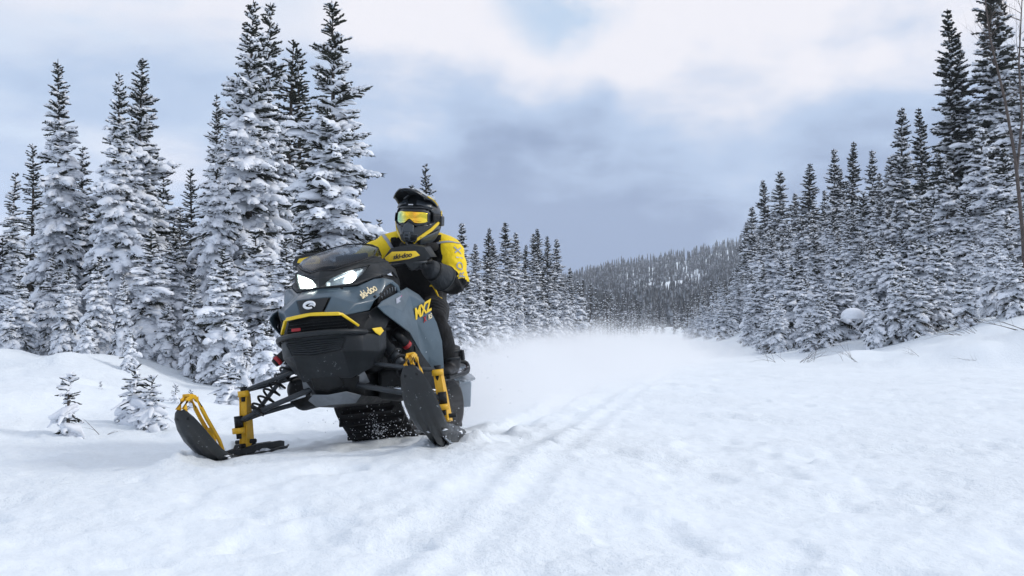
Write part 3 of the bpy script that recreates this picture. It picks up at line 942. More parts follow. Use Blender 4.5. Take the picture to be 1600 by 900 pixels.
# trees without a look of their own are told apart by the landmark tree they stand beside
MARKS = {
    "firs along the left of the trail": [(705, "rider's back"), (720, "shoulder-side dark fir"), (742, "pale second fir"), (763, "third high fir"), (787, "highest tip of the row"), (820, "low gap in the row"), (843, "three tight spires"), (869, "dark fir ending the row"), (900, "lone fir below the skyline")],
    "firs along the right of the trail": [(1165, "row's end fir"), (1200, "third dark spire"), (1222, "fourth dark spire"), (1261, "cone-shaped dark fir"), (1304, "tall thin spire"), (1338, "blunt-topped fir"), (1398, "round-shouldered white fir"), (1431, "twin tall firs"), (1490, "high ragged fir"), (1548, "greatest fir"), (1590, "bare grey tree")],
    "firs inside the left-hand wood": [(-10, "left picture edge"), (42, "second thin spire"), (88, "first high tree"), (168, "bowed fir"), (207, "twin tops"), (300, "gap between the high groups"), (336, "bare-leader fir"), (394, "tallest fir"), (466, "fourth tip"), (506, "big dark spreading fir"), (560, "windshield"), (610, "rider's helmet")],
}
MARKS["thicket right of the trail"] = [(1080, "trail's vanishing point"), (1130, "hill's right shoulder")] + MARKS["firs along the right of the trail"] + [(1332, "round snow cap"), (1203, "small snow cap"), (1466, "big slanting snow cap"), (1512, "bent bundle of twigs")]
MARKS["firs inside the right-hand wood"] = MARKS["firs along the right of the trail"]
PLACE = {"firs along the left of the trail": "in the left wall", "firs along the right of the trail": "in the right wood", "firs inside the left-hand wood": "in the left wood",
         "thicket right of the trail": "in the right thicket", "firs inside the right-hand wood": "behind the right wood"}
GENERIC = ("in the row along the left", "in the second storey", "in the dim depth", "closing the", "in the thicket stepping", "deep inside", "standing across the end")
used = {}
for grp in MARKS:
    rows = [t for t in PLANTED if t[0].get('group') == grp and any(g in t[0]['label'] for g in GENERIC)]
    if not rows:
        continue
    ds = sorted(t[2] for t in rows)
    hs = sorted(t[3] for t in rows)
    for o, px, d, hp in sorted(rows, key=lambda t: t[1]):
        mk = sorted(MARKS[grp], key=lambda m_: abs(m_[0] - px))
        q = sum(1 for v in ds if v < d) / len(ds)
        depth = ("nearest", "second", "third", "rearmost")[min(3, int(q * 4))] + " row"
        h_ = sum(1 for v in hs if v < hp) / len(hs)
        size = ("lowest", "short", "middling", "high", "towering")[min(4, int(h_ * 5))] if grp != "thicket right of the trail" else ("tiny", "low", "small", "fuller", "tallest")[min(4, int(h_ * 5))]
        for m_ in mk[:5] + [mk[0]]:
            rel = "below the" if abs(px - m_[0]) < 7 else ("left of the" if px < m_[0] else "right of the")
            lab = f"{size} fir {PLACE[grp]}, {depth}, {rel} {m_[1]}"
            if lab not in used:
                break
        used[lab] = 1
        o['label'] = lab


# ------------------------------------------------------------------ wooded hill up the valley: one mass of small firs
def build_hill_forest():
    r = np.random.default_rng(77)
    n = 9500
    y = 235 * np.exp(r.uniform(0, 1, n) * 1.72)
    x = y * r.uniform(-0.10, 0.33, n)
    # a logged strip stays open
    slope = x / y
    open_ = (np.abs(y - (470 + 160 * (slope - 0.12))) < 36) & (slope > 0.115) & (slope < 0.2)
    keep = ~open_ & ((fbm(x * 0.03, y * 0.018, 3) > -0.75) | (r.random(n) < 0.3))
    x, y = x[keep], y[keep]
    n = len(x)
    z = height(x, y, False)
    hh = r.uniform(6, 11, n) * (1 + 0.15 * fbm(x * 0.02, y * 0.02, 2))
    V, F, mi, base = [], [], [], 0
    tiers = 3
    prof = []
    for k in range(tiers):
        prof += [(k / tiers * 0.9 + 0.05, (1 - k / tiers) ** 0.8), ((k + 1) / tiers * 0.9 + 0.02, (1 - k / tiers) ** 0.8 * 0.45)]
    ns = 4
    tv, tf, tm = [], [], []
    for zz, rr_ in prof:
        for k in range(ns):
            a = 6.283 * k / ns
            tv.append((rr_ * math.cos(a) * (1 + 0.25 * math.sin(k * 2.4 + zz * 30)), rr_ * math.sin(a) * (1 + 0.25 * math.cos(k * 1.7 + zz * 40)), zz))
    tv.append((0, 0, 1.0))
    for i in range(len(prof) - 1):
        for k in range(ns):
            p, q = i * ns + k, i * ns + (k + 1) % ns
            tf += [(p, q, q + ns), (p, q + ns, p + ns)]
    i = len(prof) - 1
    for k in range(ns):
        tf.append((i * ns + k, i * ns + (k + 1) % ns, len(tv) - 1))
    tv, tf = np.array(tv), np.array(tf)
    rot = r.uniform(0, 6.28, n)
    wid = hh * r.uniform(0.085, 0.14, n)
    c, s = np.cos(rot), np.sin(rot)
    v = np.empty((n, len(tv), 3))
    v[..., 0] = x[:, None] + wid[:, None] * (tv[None, :, 0] * c[:, None] - tv[None, :, 1] * s[:, None])
    v[..., 1] = y[:, None] + wid[:, None] * (tv[None, :, 0] * s[:, None] + tv[None, :, 1] * c[:, None])
    v[..., 2] = z[:, None] - 0.3 + hh[:, None] * tv[None, :, 2]
    f = tf[None] + (np.arange(n) * len(tv))[:, None, None]
    m, T, b = principled("hill_firs")
    gn = T.n('ShaderNodeNewGeometry')
    nz = T.noise(gn.outputs['Position'], 0.55, 3.0, 0.6)
    upz = T.n('ShaderNodeSeparateXYZ', i_0=gn.outputs['Normal']).outputs[2]
    fr = T.smooth(T.math('ADD', T.math('MULTIPLY', upz, 0.55), nz), 0.45, 0.95)
    T.put(b.inputs['Base Color'], T.mix(fr, (0.04, 0.043, 0.043), (0.58, 0.62, 0.68)))
    b.inputs['Roughness'].default_value = 0.9
    me = np_mesh("hill_forest", v.reshape(-1, 3), f.reshape(-1, 3), [m], smooth=False)
    o = link(bpy.data.objects.new("hill_forest", me))
    tag(o, "dark mass of snow-dusted firs covering the hill up the valley", "forest", kind='stuff')


build_hill_forest()


# ------------------------------------------------------------------ bare wood
def twig_mesh(name, paths, mtl, ns=5):
    """paths: list of (points, radii)"""
    V, F = [], []
    for pts, rs in paths:
        base = len(V)
        pts = [Vector(p) for p in pts]
        for i, p in enumerate(pts):
            d = (pts[min(i + 1, len(pts) - 1)] - pts[max(i - 1, 0)]).normalized()
            s = d.cross(Vector((0.13, 0.2, 1))).normalized()
            u = d.cross(s)
            for k in range(ns):
                a = 6.283 * k / ns
                V.append(p + (s * math.cos(a) + u * math.sin(a)) * rs[i])
        for i in range(len(pts) - 1):
            for k in range(ns):
                F.append((base + i * ns + k, base + i * ns + (k + 1) % ns, base + (i + 1) * ns + (k + 1) % ns, base + (i + 1) * ns + k))
    return np_mesh(name, np.array([tuple(v) for v in V]), np.array(F), [mtl])


def grow(r, p, d, length, rad0, depth, out, droop=0.0):
    n = 7
    pts, rs = [Vector(p)], [rad0]
    d = Vector(d).normalized()
    for i in range(n):
        d = (d + Vector(r.uniform(-0.12, 0.12, 3)) + Vector((0, 0, -droop))).normalized()
        pts.append(pts[-1] + d * length / n)
        rs.append(rad0 * (1 - 0.82 * (i + 1) / n))
        if depth > 0 and i > 0 and r.random() < 0.75:
            side = Vector(r.uniform(-1, 1, 3))
            side.z = abs(side.z) * 0.6
            nd = (d * 0.9 + side.normalized() * 0.75).normalized()
            grow(r, pts[-1], nd, length * r.uniform(0.3, 0.55), rs[-1] * 0.6, depth - 1, out, droop * 0.6)
    out.append((pts, rs))


SHRUBS = [  # px, d, reach, lean direction (x), count, label
    (1512, 22.0, 1.5, -1.0, 9, "bundle of bare twigs bent over to the left out of the right-hand bank"),
    (1595, 20.5, 1.5, -1.0, 5, "long bare branches lying across the snow at the right edge"),
    (1328, 20.3, 0.7, -0.7, 5, "bare twigs fanning left at the foot of the round snow mound"),
    (1255, 21.0, 0.9, 0.5, 8, "cluster of thin bare stalks at the edge of the trail on the right"),
    (1215, 22.0, 0.7, -0.5, 5, "few faint stalks at the left end of the right-hand bank"),
    (1590, 25.0, 1.6, -0.6, 6, "bare twigs hanging under the firs at the right edge, halfway up"),
    (1440, 19.6, 0.35, -0.5, 3, "two short sprigs poking out of the flat snow below the bent twigs"),
    (1545, 18.8, 0.6, -1.0, 2, "single stick lying on the flat snow near the right edge"),
    (155, 6.6, 0.20, 0.2, 2, "thin bare twig standing in the snow beside the capped sapling"),
]
for i, (px, d, reach, lx, cnt, lab) in enumerate(SHRUBS):
    r = np.random.default_rng(300 + i)
    x = ground_at_px(px, d)
    z = h1(x, d) + (1.1 if px == 1590 else 0.0)
    out = []
    for k in range(cnt):
        off = Vector((r.uniform(-0.25, 0.25) * reach, r.uniform(-0.3, 0.3) * reach, -0.03))
        grow(r, off, (lx + r.uniform(-0.5, 0.5), r.uniform(-0.3, 0.3), r.uniform(0.25, 0.8)), reach * r.uniform(0.6, 1.1), 0.0026 + 0.0017 * reach, 1, out, 0.05)
    o = link(bpy.data.objects.new('bare_shrub', twig_mesh('bare_shrub', out, M['twig'])))
    o.location = (x, d, z)
    tag(o, lab, 'shrub', "bare shrubs in the snow")

# bare broadleaf tree at the right edge
r = np.random.default_rng(412)
xb, yb = ground_at_px(1604, 26.0), 26.0
zb = h1(xb, yb)
root = empty('bare_tree', (xb, yb, zb))
tag(root, "leafless grey tree leaning in at the right edge, in front of the great firs", 'tree')
trunk_paths, crown_paths = [], []
pts = [Vector((0, 0, -0.2)), Vector((-0.05, 0, 2)), Vector((-0.18, 0.05, 4)), Vector((-0.4, 0.1, 5.6)), Vector((-0.75, 0.1, 7.2)), Vector((-0.95, 0.1, 9.2))]
trunk_paths.append((pts, [0.06, 0.052, 0.045, 0.034, 0.024, 0.008]))
pts2 = [Vector((-0.15, 0.05, 3.6)), Vector((0.0, 0, 5.0)), Vector((-0.05, 0, 6.5)), Vector((0.1, 0, 8.6))]
trunk_paths.append((pts2, [0.034, 0.030, 0.022, 0.008]))
for base in (pts, pts2):
    for k in range(16):
        f = r.uniform(0.45, 0.98) * (len(base) - 1)
        i0 = min(int(f), len(base) - 2)
        p = base[i0].lerp(base[i0 + 1], f - i0)
        grow(r, p, (r.uniform(-1, 1), r.uniform(-0.6, 0.6), r.uniform(0.3, 0.9)), r.uniform(0.6, 1.6), 0.009, 2, crown_paths, 0.0)
link(bpy.data.objects.new('trunk', twig_mesh('bare_trunk', trunk_paths, M['twig'], 8)), root)
link(bpy.data.objects.new('crown', twig_mesh('bare_crown', crown_paths, M['twig'], 4)), root)


# snow-buried stumps: rounded caps among the thicket
def snow_mound(px, py_top, d, w, h, label, seed):
    x = ground_at_px(px, d)
    zt = CAM_H + (HORIZON - py_top) / F_PX * d
    nu, nv = 18, 26
    V, F = [], []
    for i in range(nu):
        t = i / (nu - 1)
        ring = math.sin(t * math.pi * 0.56)
        zz = math.cos(t * math.pi * 0.56) if t < 0.9 else math.cos(0.9 * math.pi * 0.56) - (t - 0.9) * 4
        for k in range(nv):
            a = 6.283 * k / nv
            q = 1 + 0.10 * float(vnoise(np.array([math.cos(a) * 1.4 + seed]), np.array([math.sin(a) * 1.4 + t]))[0])
            V.append((ring * math.cos(a) * w * q, ring * math.sin(a) * w * q, (zz - 1) * h))
    for i in range(nu - 1):
        for k in range(nv):
            F.append((i * nv + k, (i + 1) * nv + k, (i + 1) * nv + (k + 1) % nv, i * nv + (k + 1) % nv))
    o = link(bpy.data.objects.new('snow_mound', np_mesh('snow_mound', V, np.array(F), [M['snow_tree']])))
    o.location = (x, d, zt)
    tag(o, label, 'snow mound')


snow_mound(1332, 481, 25.5, 0.30, 0.20, "round snow cap on a buried stump in the middle of the right thicket", 3)
snow_mound(1466, 420, 28.0, 0.42, 0.24, "big slanting snow cap high in the firs on the right", 5)
snow_mound(1203, 501, 30.0, 0.26, 0.17, "small snow cap at the left end of the right thicket", 8)

# ------------------------------------------------------------------ the snowmobile
M['teal'] = mat("slate_blue_bodywork", (0.052, 0.086, 0.112), 0.36, vary=0.10, scale=6, coat=0.25, dust=0.25)
M['teal_dark'] = mat("graphite_bodywork", (0.008, 0.011, 0.0135), 0.45, spec=0.35, vary=0.15, scale=8, dust=0.4, bump=0.15, bscale=400)
M['black'] = mat("black_plastic", (0.005, 0.006, 0.007), 0.5, vary=0.3, scale=12, spec=0.3, bump=0.2, bscale=300, dust=0.15)
M['grey'] = mat("grey_plastic", (0.013, 0.0165, 0.019), 0.48, spec=0.35, vary=0.15, scale=10, bump=0.2, bscale=300, dust=0.15)
M['steel'] = mat("dark_steel_tube", (0.034, 0.040, 0.046), 0.42, 0.3, vary=0.2, scale=14, dust=0.35)
M['chrome'] = mat("bright_metal", (0.62, 0.65, 0.68), 0.22, 1.0, vary=0.1, scale=20)
M['alu'] = mat("cast_aluminium", (0.34, 0.37, 0.40), 0.42, 0.85, vary=0.3, scale=9, dust=0.5)
M['pan'] = mat("pale_belly_plastic", (0.13, 0.145, 0.16), 0.5, vary=0.35, scale=7, dust=0.5)
M['yellow'] = mat("yellow_paint", (0.86, 0.58, 0.012), 0.36, vary=0.06, scale=9, coat=0.2)
M['yellow_metal'] = mat("yellow_cast_metal", (0.72, 0.40, 0.015), 0.42, vary=0.12, scale=14, dust=0.15)
M['red'] = mat("red_plastic", (0.40, 0.02, 0.025), 0.45)
M['ski'] = mat("black_ski_plastic", (0.006, 0.008, 0.009), 0.36, vary=0.35, scale=9, dust=0.8)
M['rubber'] = mat("track_rubber", (0.005, 0.005, 0.0055), 0.75, vary=0.4, scale=16, bump=0.4, bscale=160, dust=0.75)
M['seat'] = mat("seat_vinyl", (0.012, 0.013, 0.015), 0.55, bump=0.3, bscale=300)
M['decal_cream'] = mat("cream_decal", (0.86, 0.72, 0.45), 0.45, vary=0.05)
M['decal_white'] = mat("white_decal", (0.8, 0.82, 0.84), 0.4, vary=0.04)
M['decal_black'] = mat("black_decal", (0.012, 0.012, 0.012), 0.5, vary=0.05)
M['decal_grey'] = mat("reflective_grey_decal", (0.34, 0.36, 0.42), 0.4, vary=0.1)

m, T, b = principled("smoked_polycarbonate")
tr = T.n('ShaderNodeBsdfTransparent', i_Color=(0.42, 0.45, 0.48, 1))
gl = T.n('ShaderNodeBsdfGlossy', i_Color=(0.9, 0.93, 0.97, 1), i_Roughness=0.10)
fr = T.n('ShaderNodeFresnel', i_IOR=1.45)
bf = T.n('ShaderNodeNewGeometry').outputs['Backfacing']
mx = T.n('ShaderNodeMixShader', i_0=T.math('MULTIPLY', T.math('SUBTRACT', 1.0, bf), T.math('MULTIPLY', fr.outputs[0], 0.75)), i_1=tr.outputs[0], i_2=gl.outputs[0])
T.put(T.out.inputs[0], mx.outputs[0])
M['shield'] = m
m, T, b = principled("clear_lens")
tr = T.n('ShaderNodeBsdfTransparent', i_Color=(0.93, 0.96, 0.97, 1))
gl = T.n('ShaderNodeBsdfGlossy', i_Color=(1, 1, 1, 1), i_Roughness=0.04)
fr = T.n('ShaderNodeFresnel', i_IOR=1.5)
bf = T.n('ShaderNodeNewGeometry').outputs['Backfacing']
mx = T.n('ShaderNodeMixShader', i_0=T.math('MULTIPLY', T.math('SUBTRACT', 1.0, bf), fr.outputs[0]), i_1=tr.outputs[0], i_2=gl.outputs[0])
T.put(T.out.inputs[0], mx.outputs[0])
M['lens'] = m
m, T, b = principled("milky_snow_flap")
b.inputs['Base Color'].default_value = (0.30, 0.38, 0.46, 1)
b.inputs['Roughness'].default_value = 0.4
M['flap'] = m


def lamp_mat(name, col, strength):
    m, T, b = principled(name)
    b.inputs['Base Color'].default_value = (*col, 1)
    b.inputs['Emission Color'].default_value = (*col, 1)
    b.inputs['Emission Strength'].default_value = strength
    return m


M['lamp'] = lamp_mat("lit_lamp", (1.0, 0.99, 0.95), 9.0)
M['lamp_soft'] = lamp_mat("lit_reflector", (0.93, 1.0, 0.96), 1.0)
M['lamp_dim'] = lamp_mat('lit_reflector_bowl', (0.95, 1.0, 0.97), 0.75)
M['tail'] = lamp_mat("lit_tail_lamp", (0.8, 0.10, 0.16), 0.35)

sled = empty('snowmobile')
sled.matrix_world = V_MAT
tag(sled, "slate blue and black snowmobile with yellow skis fittings, headlights on, ridden by a person", 'snowmobile')


def finish(o, bevel=0.0, thick=0.0, smooth=False, seg=2, offset=-1.0, sub=0):
    if thick:
        s = o.modifiers.new('thickness', 'SOLIDIFY')
        s.thickness = thick
        s.offset = offset
        s.use_even_offset = True
    if sub:
        s = o.modifiers.new('sub', 'SUBSURF')
        s.levels = s.render_levels = sub
    if bevel:
        s = o.modifiers.new('bevel', 'BEVEL')
        s.width = bevel
        s.segments = seg
        s.limit_method = 'ANGLE'
        s.angle_limit = rad(14)
        s.harden_normals = False
    if smooth or bevel:
        o.data.polygons.foreach_set('use_smooth', [True] * len(o.data.polygons))
        if not smooth:
            try:
                o.data.set_sharp_from_angle(angle=rad(22))
            except Exception:
                pass
    return o


def poly(name, verts, faces, mtl, parent, mirror=False, bevel=0.004, thick=0.0, smooth=False, offset=-1.0, sub=0, mats=None, idx=None):
    """one part out of hand-placed vertices; mirror adds the other half (Y -> -Y)"""
    bm = bmesh.new()
    vs = [bm.verts.new(v) for v in verts]
    for n, f in enumerate(faces):
        try:
            fc = bm.faces.new([vs[int(i)] for i in f])
        except ValueError:
            continue
        if idx:
            fc.material_index = idx[n]
    if mirror:
        ms = [vs[i] if abs(v[1]) < 1e-6 else bm.verts.new((v[0], -v[1], v[2])) for i, v in enumerate(verts)]
        for n, f in enumerate(faces):
            fc = bm.faces.new([ms[i] for i in reversed(f)])
            if idx:
                fc.material_index = idx[n]
    bmesh.ops.recalc_face_normals(bm, faces=bm.faces)
    me = bpy.data.meshes.new(name)
    bm.to_mesh(me)
    bm.free()
    for q in (mats or [mtl]):
        me.materials.append(q)
    o = link(bpy.data.objects.new(name, me), parent)
    return finish(o, bevel, thick, smooth, offset=offset, sub=sub)


def box(name, lo, hi, mtl, parent, bevel=0.008, taper=None, seg=2):
    (x0, y0, z0), (x1, y1, z1) = lo, hi
    v = [(x0, y0, z0), (x1, y0, z0), (x1, y1, z0), (x0, y1, z0), (x0, y0, z1), (x1, y0, z1), (x1, y1, z1), (x0, y1, z1)]
    if taper:
        v = [taper(p) for p in v]
    f = [(0, 3, 2, 1), (4, 5, 6, 7), (0, 1, 5, 4), (1, 2, 6, 5), (2, 3, 7, 6), (3, 0, 4, 7)]
    return poly(name, v, f, mtl, parent, bevel=bevel)


def ring_frames(pts):
    pts = [Vector(p) for p in pts]
    out, prev = [], None
    for i, p in enumerate(pts):
        d = (pts[min(i + 1, len(pts) - 1)] - pts[max(i - 1, 0)]).normalized()
        ref = Vector((0, 0, 1)) if abs(d.z) < 0.95 else Vector((1, 0, 0))
        s = d.cross(ref).normalized() if prev is None else (prev - d * prev.dot(d)).normalized()
        prev = s
        out.append((p, s, d.cross(s).normalized(), d))
    return out


def tube(name, pts, r, mtl, parent, sides=12, flat=1.0, caps=True, smooth_path=0):
    pts = [Vector(p) for p in pts]
    rs = list(r) if isinstance(r, (list, tuple)) else [r] * len(pts)
    for _ in range(smooth_path):
        np_, nr = [pts[0]], [rs[0]]
        for a, b_, ra, rb in zip(pts, pts[1:], rs, rs[1:]):
            np_ += [a.lerp(b_, .25), a.lerp(b_, .75)]
            nr += [ra * .75 + rb * .25, ra * .25 + rb * .75]
        pts, rs = np_ + [pts[-1]], nr + [rs[-1]]
    V, F = [], []
    for (p, s, u, d), rr in zip(ring_frames(pts), rs):
        for k in range(sides):
            a = 2 * math.pi * k / sides
            V.append(tuple(p + s * math.cos(a) * rr + u * math.sin(a) * rr * flat))
    n = len(pts)
    for i in range(n - 1):
        for k in range(sides):
            F.append((i * sides + k, i * sides + (k + 1) % sides, (i + 1) * sides + (k + 1) % sides, (i + 1) * sides + k))
    me = bpy.data.meshes.new(name)
    if caps:
        F += [tuple(reversed(range(sides))), tuple(range((n - 1) * sides, n * sides))]
    me.from_pydata(V, [], F)
    me.materials.append(mtl)
    me.polygons.foreach_set('use_smooth', [len(p.vertices) == 4 for p in me.polygons])
    return link(bpy.data.objects.new(name, me), parent)


def strip(name, pts, up, w, t, mtl, parent, bevel=0.002, widths=None):
    """flat bar of rectangular section along a path; up = direction of its width at each point"""
    V, F = [], []
    pts = [Vector(p) for p in pts]
    for i, p in enumerate(pts):
        d = (pts[min(i + 1, len(pts) - 1)] - pts[max(i - 1, 0)]).normalized()
        u = Vector(up[i] if isinstance(up, list) else up)
        u = (u - d * u.dot(d)).normalized()
        s = d.cross(u)
        ww = widths[i] if widths else w
        for a, b_ in ((-1, -1), (1, -1), (1, 1), (-1, 1)):
            V.append(tuple(p + u * (a * ww / 2) + s * (b_ * t / 2)))
    n = len(pts)
    for i in range(n - 1):
        for k in range(4):
            F.append((i * 4 + k, i * 4 + (k + 1) % 4, (i + 1) * 4 + (k + 1) % 4, (i + 1) * 4 + k))
    F += [(3, 2, 1, 0), tuple(range((n - 1) * 4, n * 4))]
    return poly(name, V, F, mtl, parent, bevel=bevel)


def basis(origin, xdir, normal):
    n = Vector(normal).normalized()
    x = Vector(xdir)
    x = (x - n * x.dot(n)).normalized()
    y = n.cross(x)
    m = Matrix((x, y, n)).transposed().to_4x4()
    m.translation = Vector(origin)
    return m


def lettering(text, mtl, parent, origin, xdir, normal, size, shear=0.25, bold=0.02, spacing=1.0, name='lettering', depth=0.0012, aspect=1.0):
    cu = bpy.data.curves.new(name, 'FONT')
    cu.body = text
    cu.size = size
    cu.shear = shear
    cu.offset = bold * size
    cu.extrude = depth
    cu.space_character = spacing
    cu.align_x, cu.align_y = 'CENTER', 'CENTER'
    tmp = bpy.data.objects.new(name, cu)
    COL.objects.link(tmp)
    dg = bpy.context.evaluated_depsgraph_get()
    me = bpy.data.meshes.new_from_object(tmp.evaluated_get(dg))
    bpy.data.objects.remove(tmp)
    me.name = name
    me.materials.clear()
    me.materials.append(mtl)
    o = link(bpy.data.objects.new(name, me), parent)
    o.matrix_local = basis(origin, xdir, normal) @ Matrix.Diagonal((aspect, 1, 1, 1))
    return o


# ---- hood shell
hv = [(.118, 0, .884), (.262, 0, .832), (.215, .09, .834), (.095, .10, .880), (.022, .158, .882),      # 0..4
      (.285, 0, .757), (.258, .057, .754), (.205, .147, .737), (.15, .185, .790), (.055, .255, .803),      # 5..9
      (.085, .232, .752), (-.07, .222, .915), (-.10, .264, .917), (-.15, .294, .904), (-.18, .316, .873),  # 10..14
      (-.04, .258, .828), (-.085, .273, .870), (-.13, .290, .886), (-.165, .303, .864), (-.18, .307, .828), (-.19, .323, .829)]                                                                                   # 15
hf = [(0, 1, 2, 3), (3, 2, 8, 4), (2, 6, 7, 8), (8, 7, 10, 9), (4, 8, 9, 15), (4, 15, 16, 12, 11), (12, 16, 17, 13), (13, 17, 18, 14), (14, 18, 19, 20)]
hood = poly('hood', hv, hf, M['teal'], sled, mirror=True, thick=0.012, bevel=0.005)
poly('logo_panel', [(.264, 0, .826), (.222, .078, .828), (.26, .052, .760), (.287, 0, .763)], [(0, 1, 2, 3)], M['teal_dark'], hood, mirror=True, thick=0.006, offset=1.0, bevel=0.002)
# round badge: ring with an open crook inside
bn = (Vector((.264, 0, .826)) - Vector((.287, 0, .763))).cross(Vector((0, 1, 0)))
bn = bn if bn.x > 0 else -bn
bc = Vector((.2765, 0.003, .797)) + bn.normalized() * 0.009
BM_ = basis(bc, (0, 1, 0), bn)
ring = [BM_ @ Vector((.026 * math.cos(a), .015 * math.sin(a), 0)) for a in np.linspace(rad(-20), rad(300), 26)]
tube('badge', ring, [0.0045 + 0.003 * math.sin(math.pi * i / 25) for i in range(26)], M['decal_white'], hood, 8)
tube('badge', [BM_ @ Vector((x, y, 0)) for x, y in ((-.004, -.002), (.008, .003), (.021, -.003), (.026, -.010))], [.003, .0045, .004, .003], M['decal_white'], hood, 6)
lettering("ski-doo", M['decal_cream'], hood, (.040, .216, .845), (-.155, .05, .062), (.30, .62, .60),   .060, .42, .012, .92, aspect=1.0)
# scoop with louvres behind the shoulder
for s in (1, -1):
    vents = poly('vent_panel', [(x, y * s, z) for x, y, z in ((-.03, .245, .828), (-.085, .255, .866), (-.135, .272, .880), (-.175, .284, .860), (-.19, .286, .80), (-.16, .275, .780), (-.01, .240, .785))],
                 [(0, 1, 2, 3, 4, 5, 6)], M['black'], sled, thick=0.01, bevel=0.002)
    for k in range(6):
        f = k / 5
        p = Vector((-.045, .258, .822)).lerp(Vector((-.165, .296, .868)), f) + Vector((0, 0, .012 * math.sin(math.pi * f)))
        q = p + Vector((-.012, -.004, -.020))
        strip('louvre', [(p.x, p.y * s, p.z), (q.x, q.y * s, q.z)], (.5, .4 * s, .3), 0.011, 0.005, M['alu'], vents, bevel=0.001)

# fasteners along the panel seams
for s in (1, -1):
    for p_, n_ in (((.165, .150, .776), (.75, .5, .35)), ((.03, .248, .818), (.3, .75, .5)), ((-.085, .262, .925), (.2, .5, .8)), ((.10, .105, .872), (.5, .2, .8)), ((.11, .236, .72), (.6, .8, .1)), ((0, .285, .73), (.2, 1, 0))):
        c_, d_ = Vector((p_[0], p_[1] * s, p_[2])), Vector((n_[0], n_[1] * s, n_[2])).normalized()
        tube('fastener', [c_ - d_ * .004, c_ + d_ * .0045], .0075, M['black'], hood, 10)

# ---- headlight nacelle with two lamp openings
hl = [(.088, .018, .886), (.090, .020, .909), (.078, .05, .930), (.012, .118, .960), (-.028, .152, .971), (-.098, .196, .986), (-.040, .172, .944), (.030, .132, .892), (.062, .075, .884)]
outer = [(.112, 0, .879), (.105, 0, .930), (.085, 0, .966), (.060, .058, .963), (-.040, .145, .996), (-.15, .207, 1.032), (-.190, .220, 1.030), (-.255, .240, 1.005), (-.255, .266, .952), (-.15, .244, .926), (-.07, .214, .914), (.024, .156, .884), (.092, .10, .879)]
from mathutils.geometry import tessellate_polygon
ov = [Vector(p) for p in outer]
iv = [Vector(p) for p in hl]
flat = [[Vector((p.y, p.z, 0)) for p in ov], [Vector((p.y, p.z, 0)) for p in iv]]
tri = tessellate_polygon(flat)
allv = outer + hl
nac = poly('headlight_nacelle', allv, [t for t in tri], M['grey'], sled, mirror=True, thick=0.010, bevel=0)
nac.data.polygons.foreach_set('use_smooth', [True] * len(nac.data.polygons))
nac.data.set_sharp_from_angle(angle=rad(38))
poly('air_deflector', [(-.262, .243, 1.003), (-.33, .262, .975), (-.335, .272, .925), (-.262, .270, .950)], [(0, 1, 2, 3)], M['teal_dark'], nac, mirror=True, thick=0.012, bevel=0.003)

for s in (1, -1):
    h = empty('headlight')
    h.parent = sled
    P = [Vector((p[0], p[1] * s, p[2])) for p in hl]
    c = sum(P, Vector()) / len(P)
    inn = [c + (p - c) * 0.90 + Vector((-.030, -.006 * s, 0)) for p in P]
    back = [tuple(p + Vector((-.003, 0, 0))) for p in P] + [tuple(p) for p in inn]
    n = len(P)
    fs = [(i, (i + 1) % n, n + (i + 1) % n, n + i) for i in range(n)] + [tuple(range(n, 2 * n))]
    if s < 0:
        fs = [tuple(reversed(f)) for f in fs]
    hs = poly('lamp_housing', back, fs, M['lamp_dim'] if s < 0 else M['alu'], h, bevel=0)
    poly('lamp_lens', [tuple(p + Vector((-.002, 0, 0))) for p in P], [tuple(range(n)) if s > 0 else tuple(reversed(range(n)))], M['lens'], h, bevel=0, thick=0.002)
    # lit elements
    def ell(name, cen, ry, rz, mtl, depth=0.012):
        nrm = (P[8] - P[2]).cross(P[3] - P[2])
        nrm = nrm if nrm.x > 0 else -nrm
        Bm = basis(cen, (P[3] - P[8]), nrm)
        vs_, fs_ = [], []
        for i in range(7):
            t = i / 6 * math.pi / 2
            for k in range(18):
                a = 2 * math.pi * k / 18
                vs_.append(tuple(Bm @ Vector((ry * math.cos(a) * math.cos(t), rz * math.sin(a) * math.cos(t), depth * math.sin(t)))))
        for i in range(6):
            for k in range(18):
                fs_.append((i * 18 + k, i * 18 + (k + 1) % 18, (i + 1) * 18 + (k + 1) % 18, (i + 1) * 18 + k))
        return poly(name, vs_, fs_, mtl, h, bevel=0, smooth=True)
    if s > 0:
        ell('lamp_bulb', Vector((-.002, .121, .926)), .042, .025, M['lamp'])
        strip('light_guide', [Vector(p) + Vector((-.016, -.002, 0)) for p in ((.075, .030, .892), (.05, .074, .893), (.02, .12, .899))], (0, 0, 1), .007, .004, M['lamp_soft'], h, 0.001)
        strip('light_guide', [Vector(p) + Vector((-.014, -.002, 0)) for p in ((.078, .028, .893), (.078, .030, .912))], (0, 1, 0), .016, .004, M['lamp_soft'], h, 0.001)
        strip('light_guide', [Vector(p) + Vector((-.016, -.003, 0)) for p in ((.066, .055, .922), (.02, .105, .944))], (0, 0, 1), .006, .004, M['lamp_soft'], h, 0.001)
    else:
        ell('lamp_bulb', Vector((.012, -.098, .922)), .060, .028, M['lamp'])
        ell('light_guide', Vector((.058, -.046, .905)), .028, .018, M['lamp_soft'])

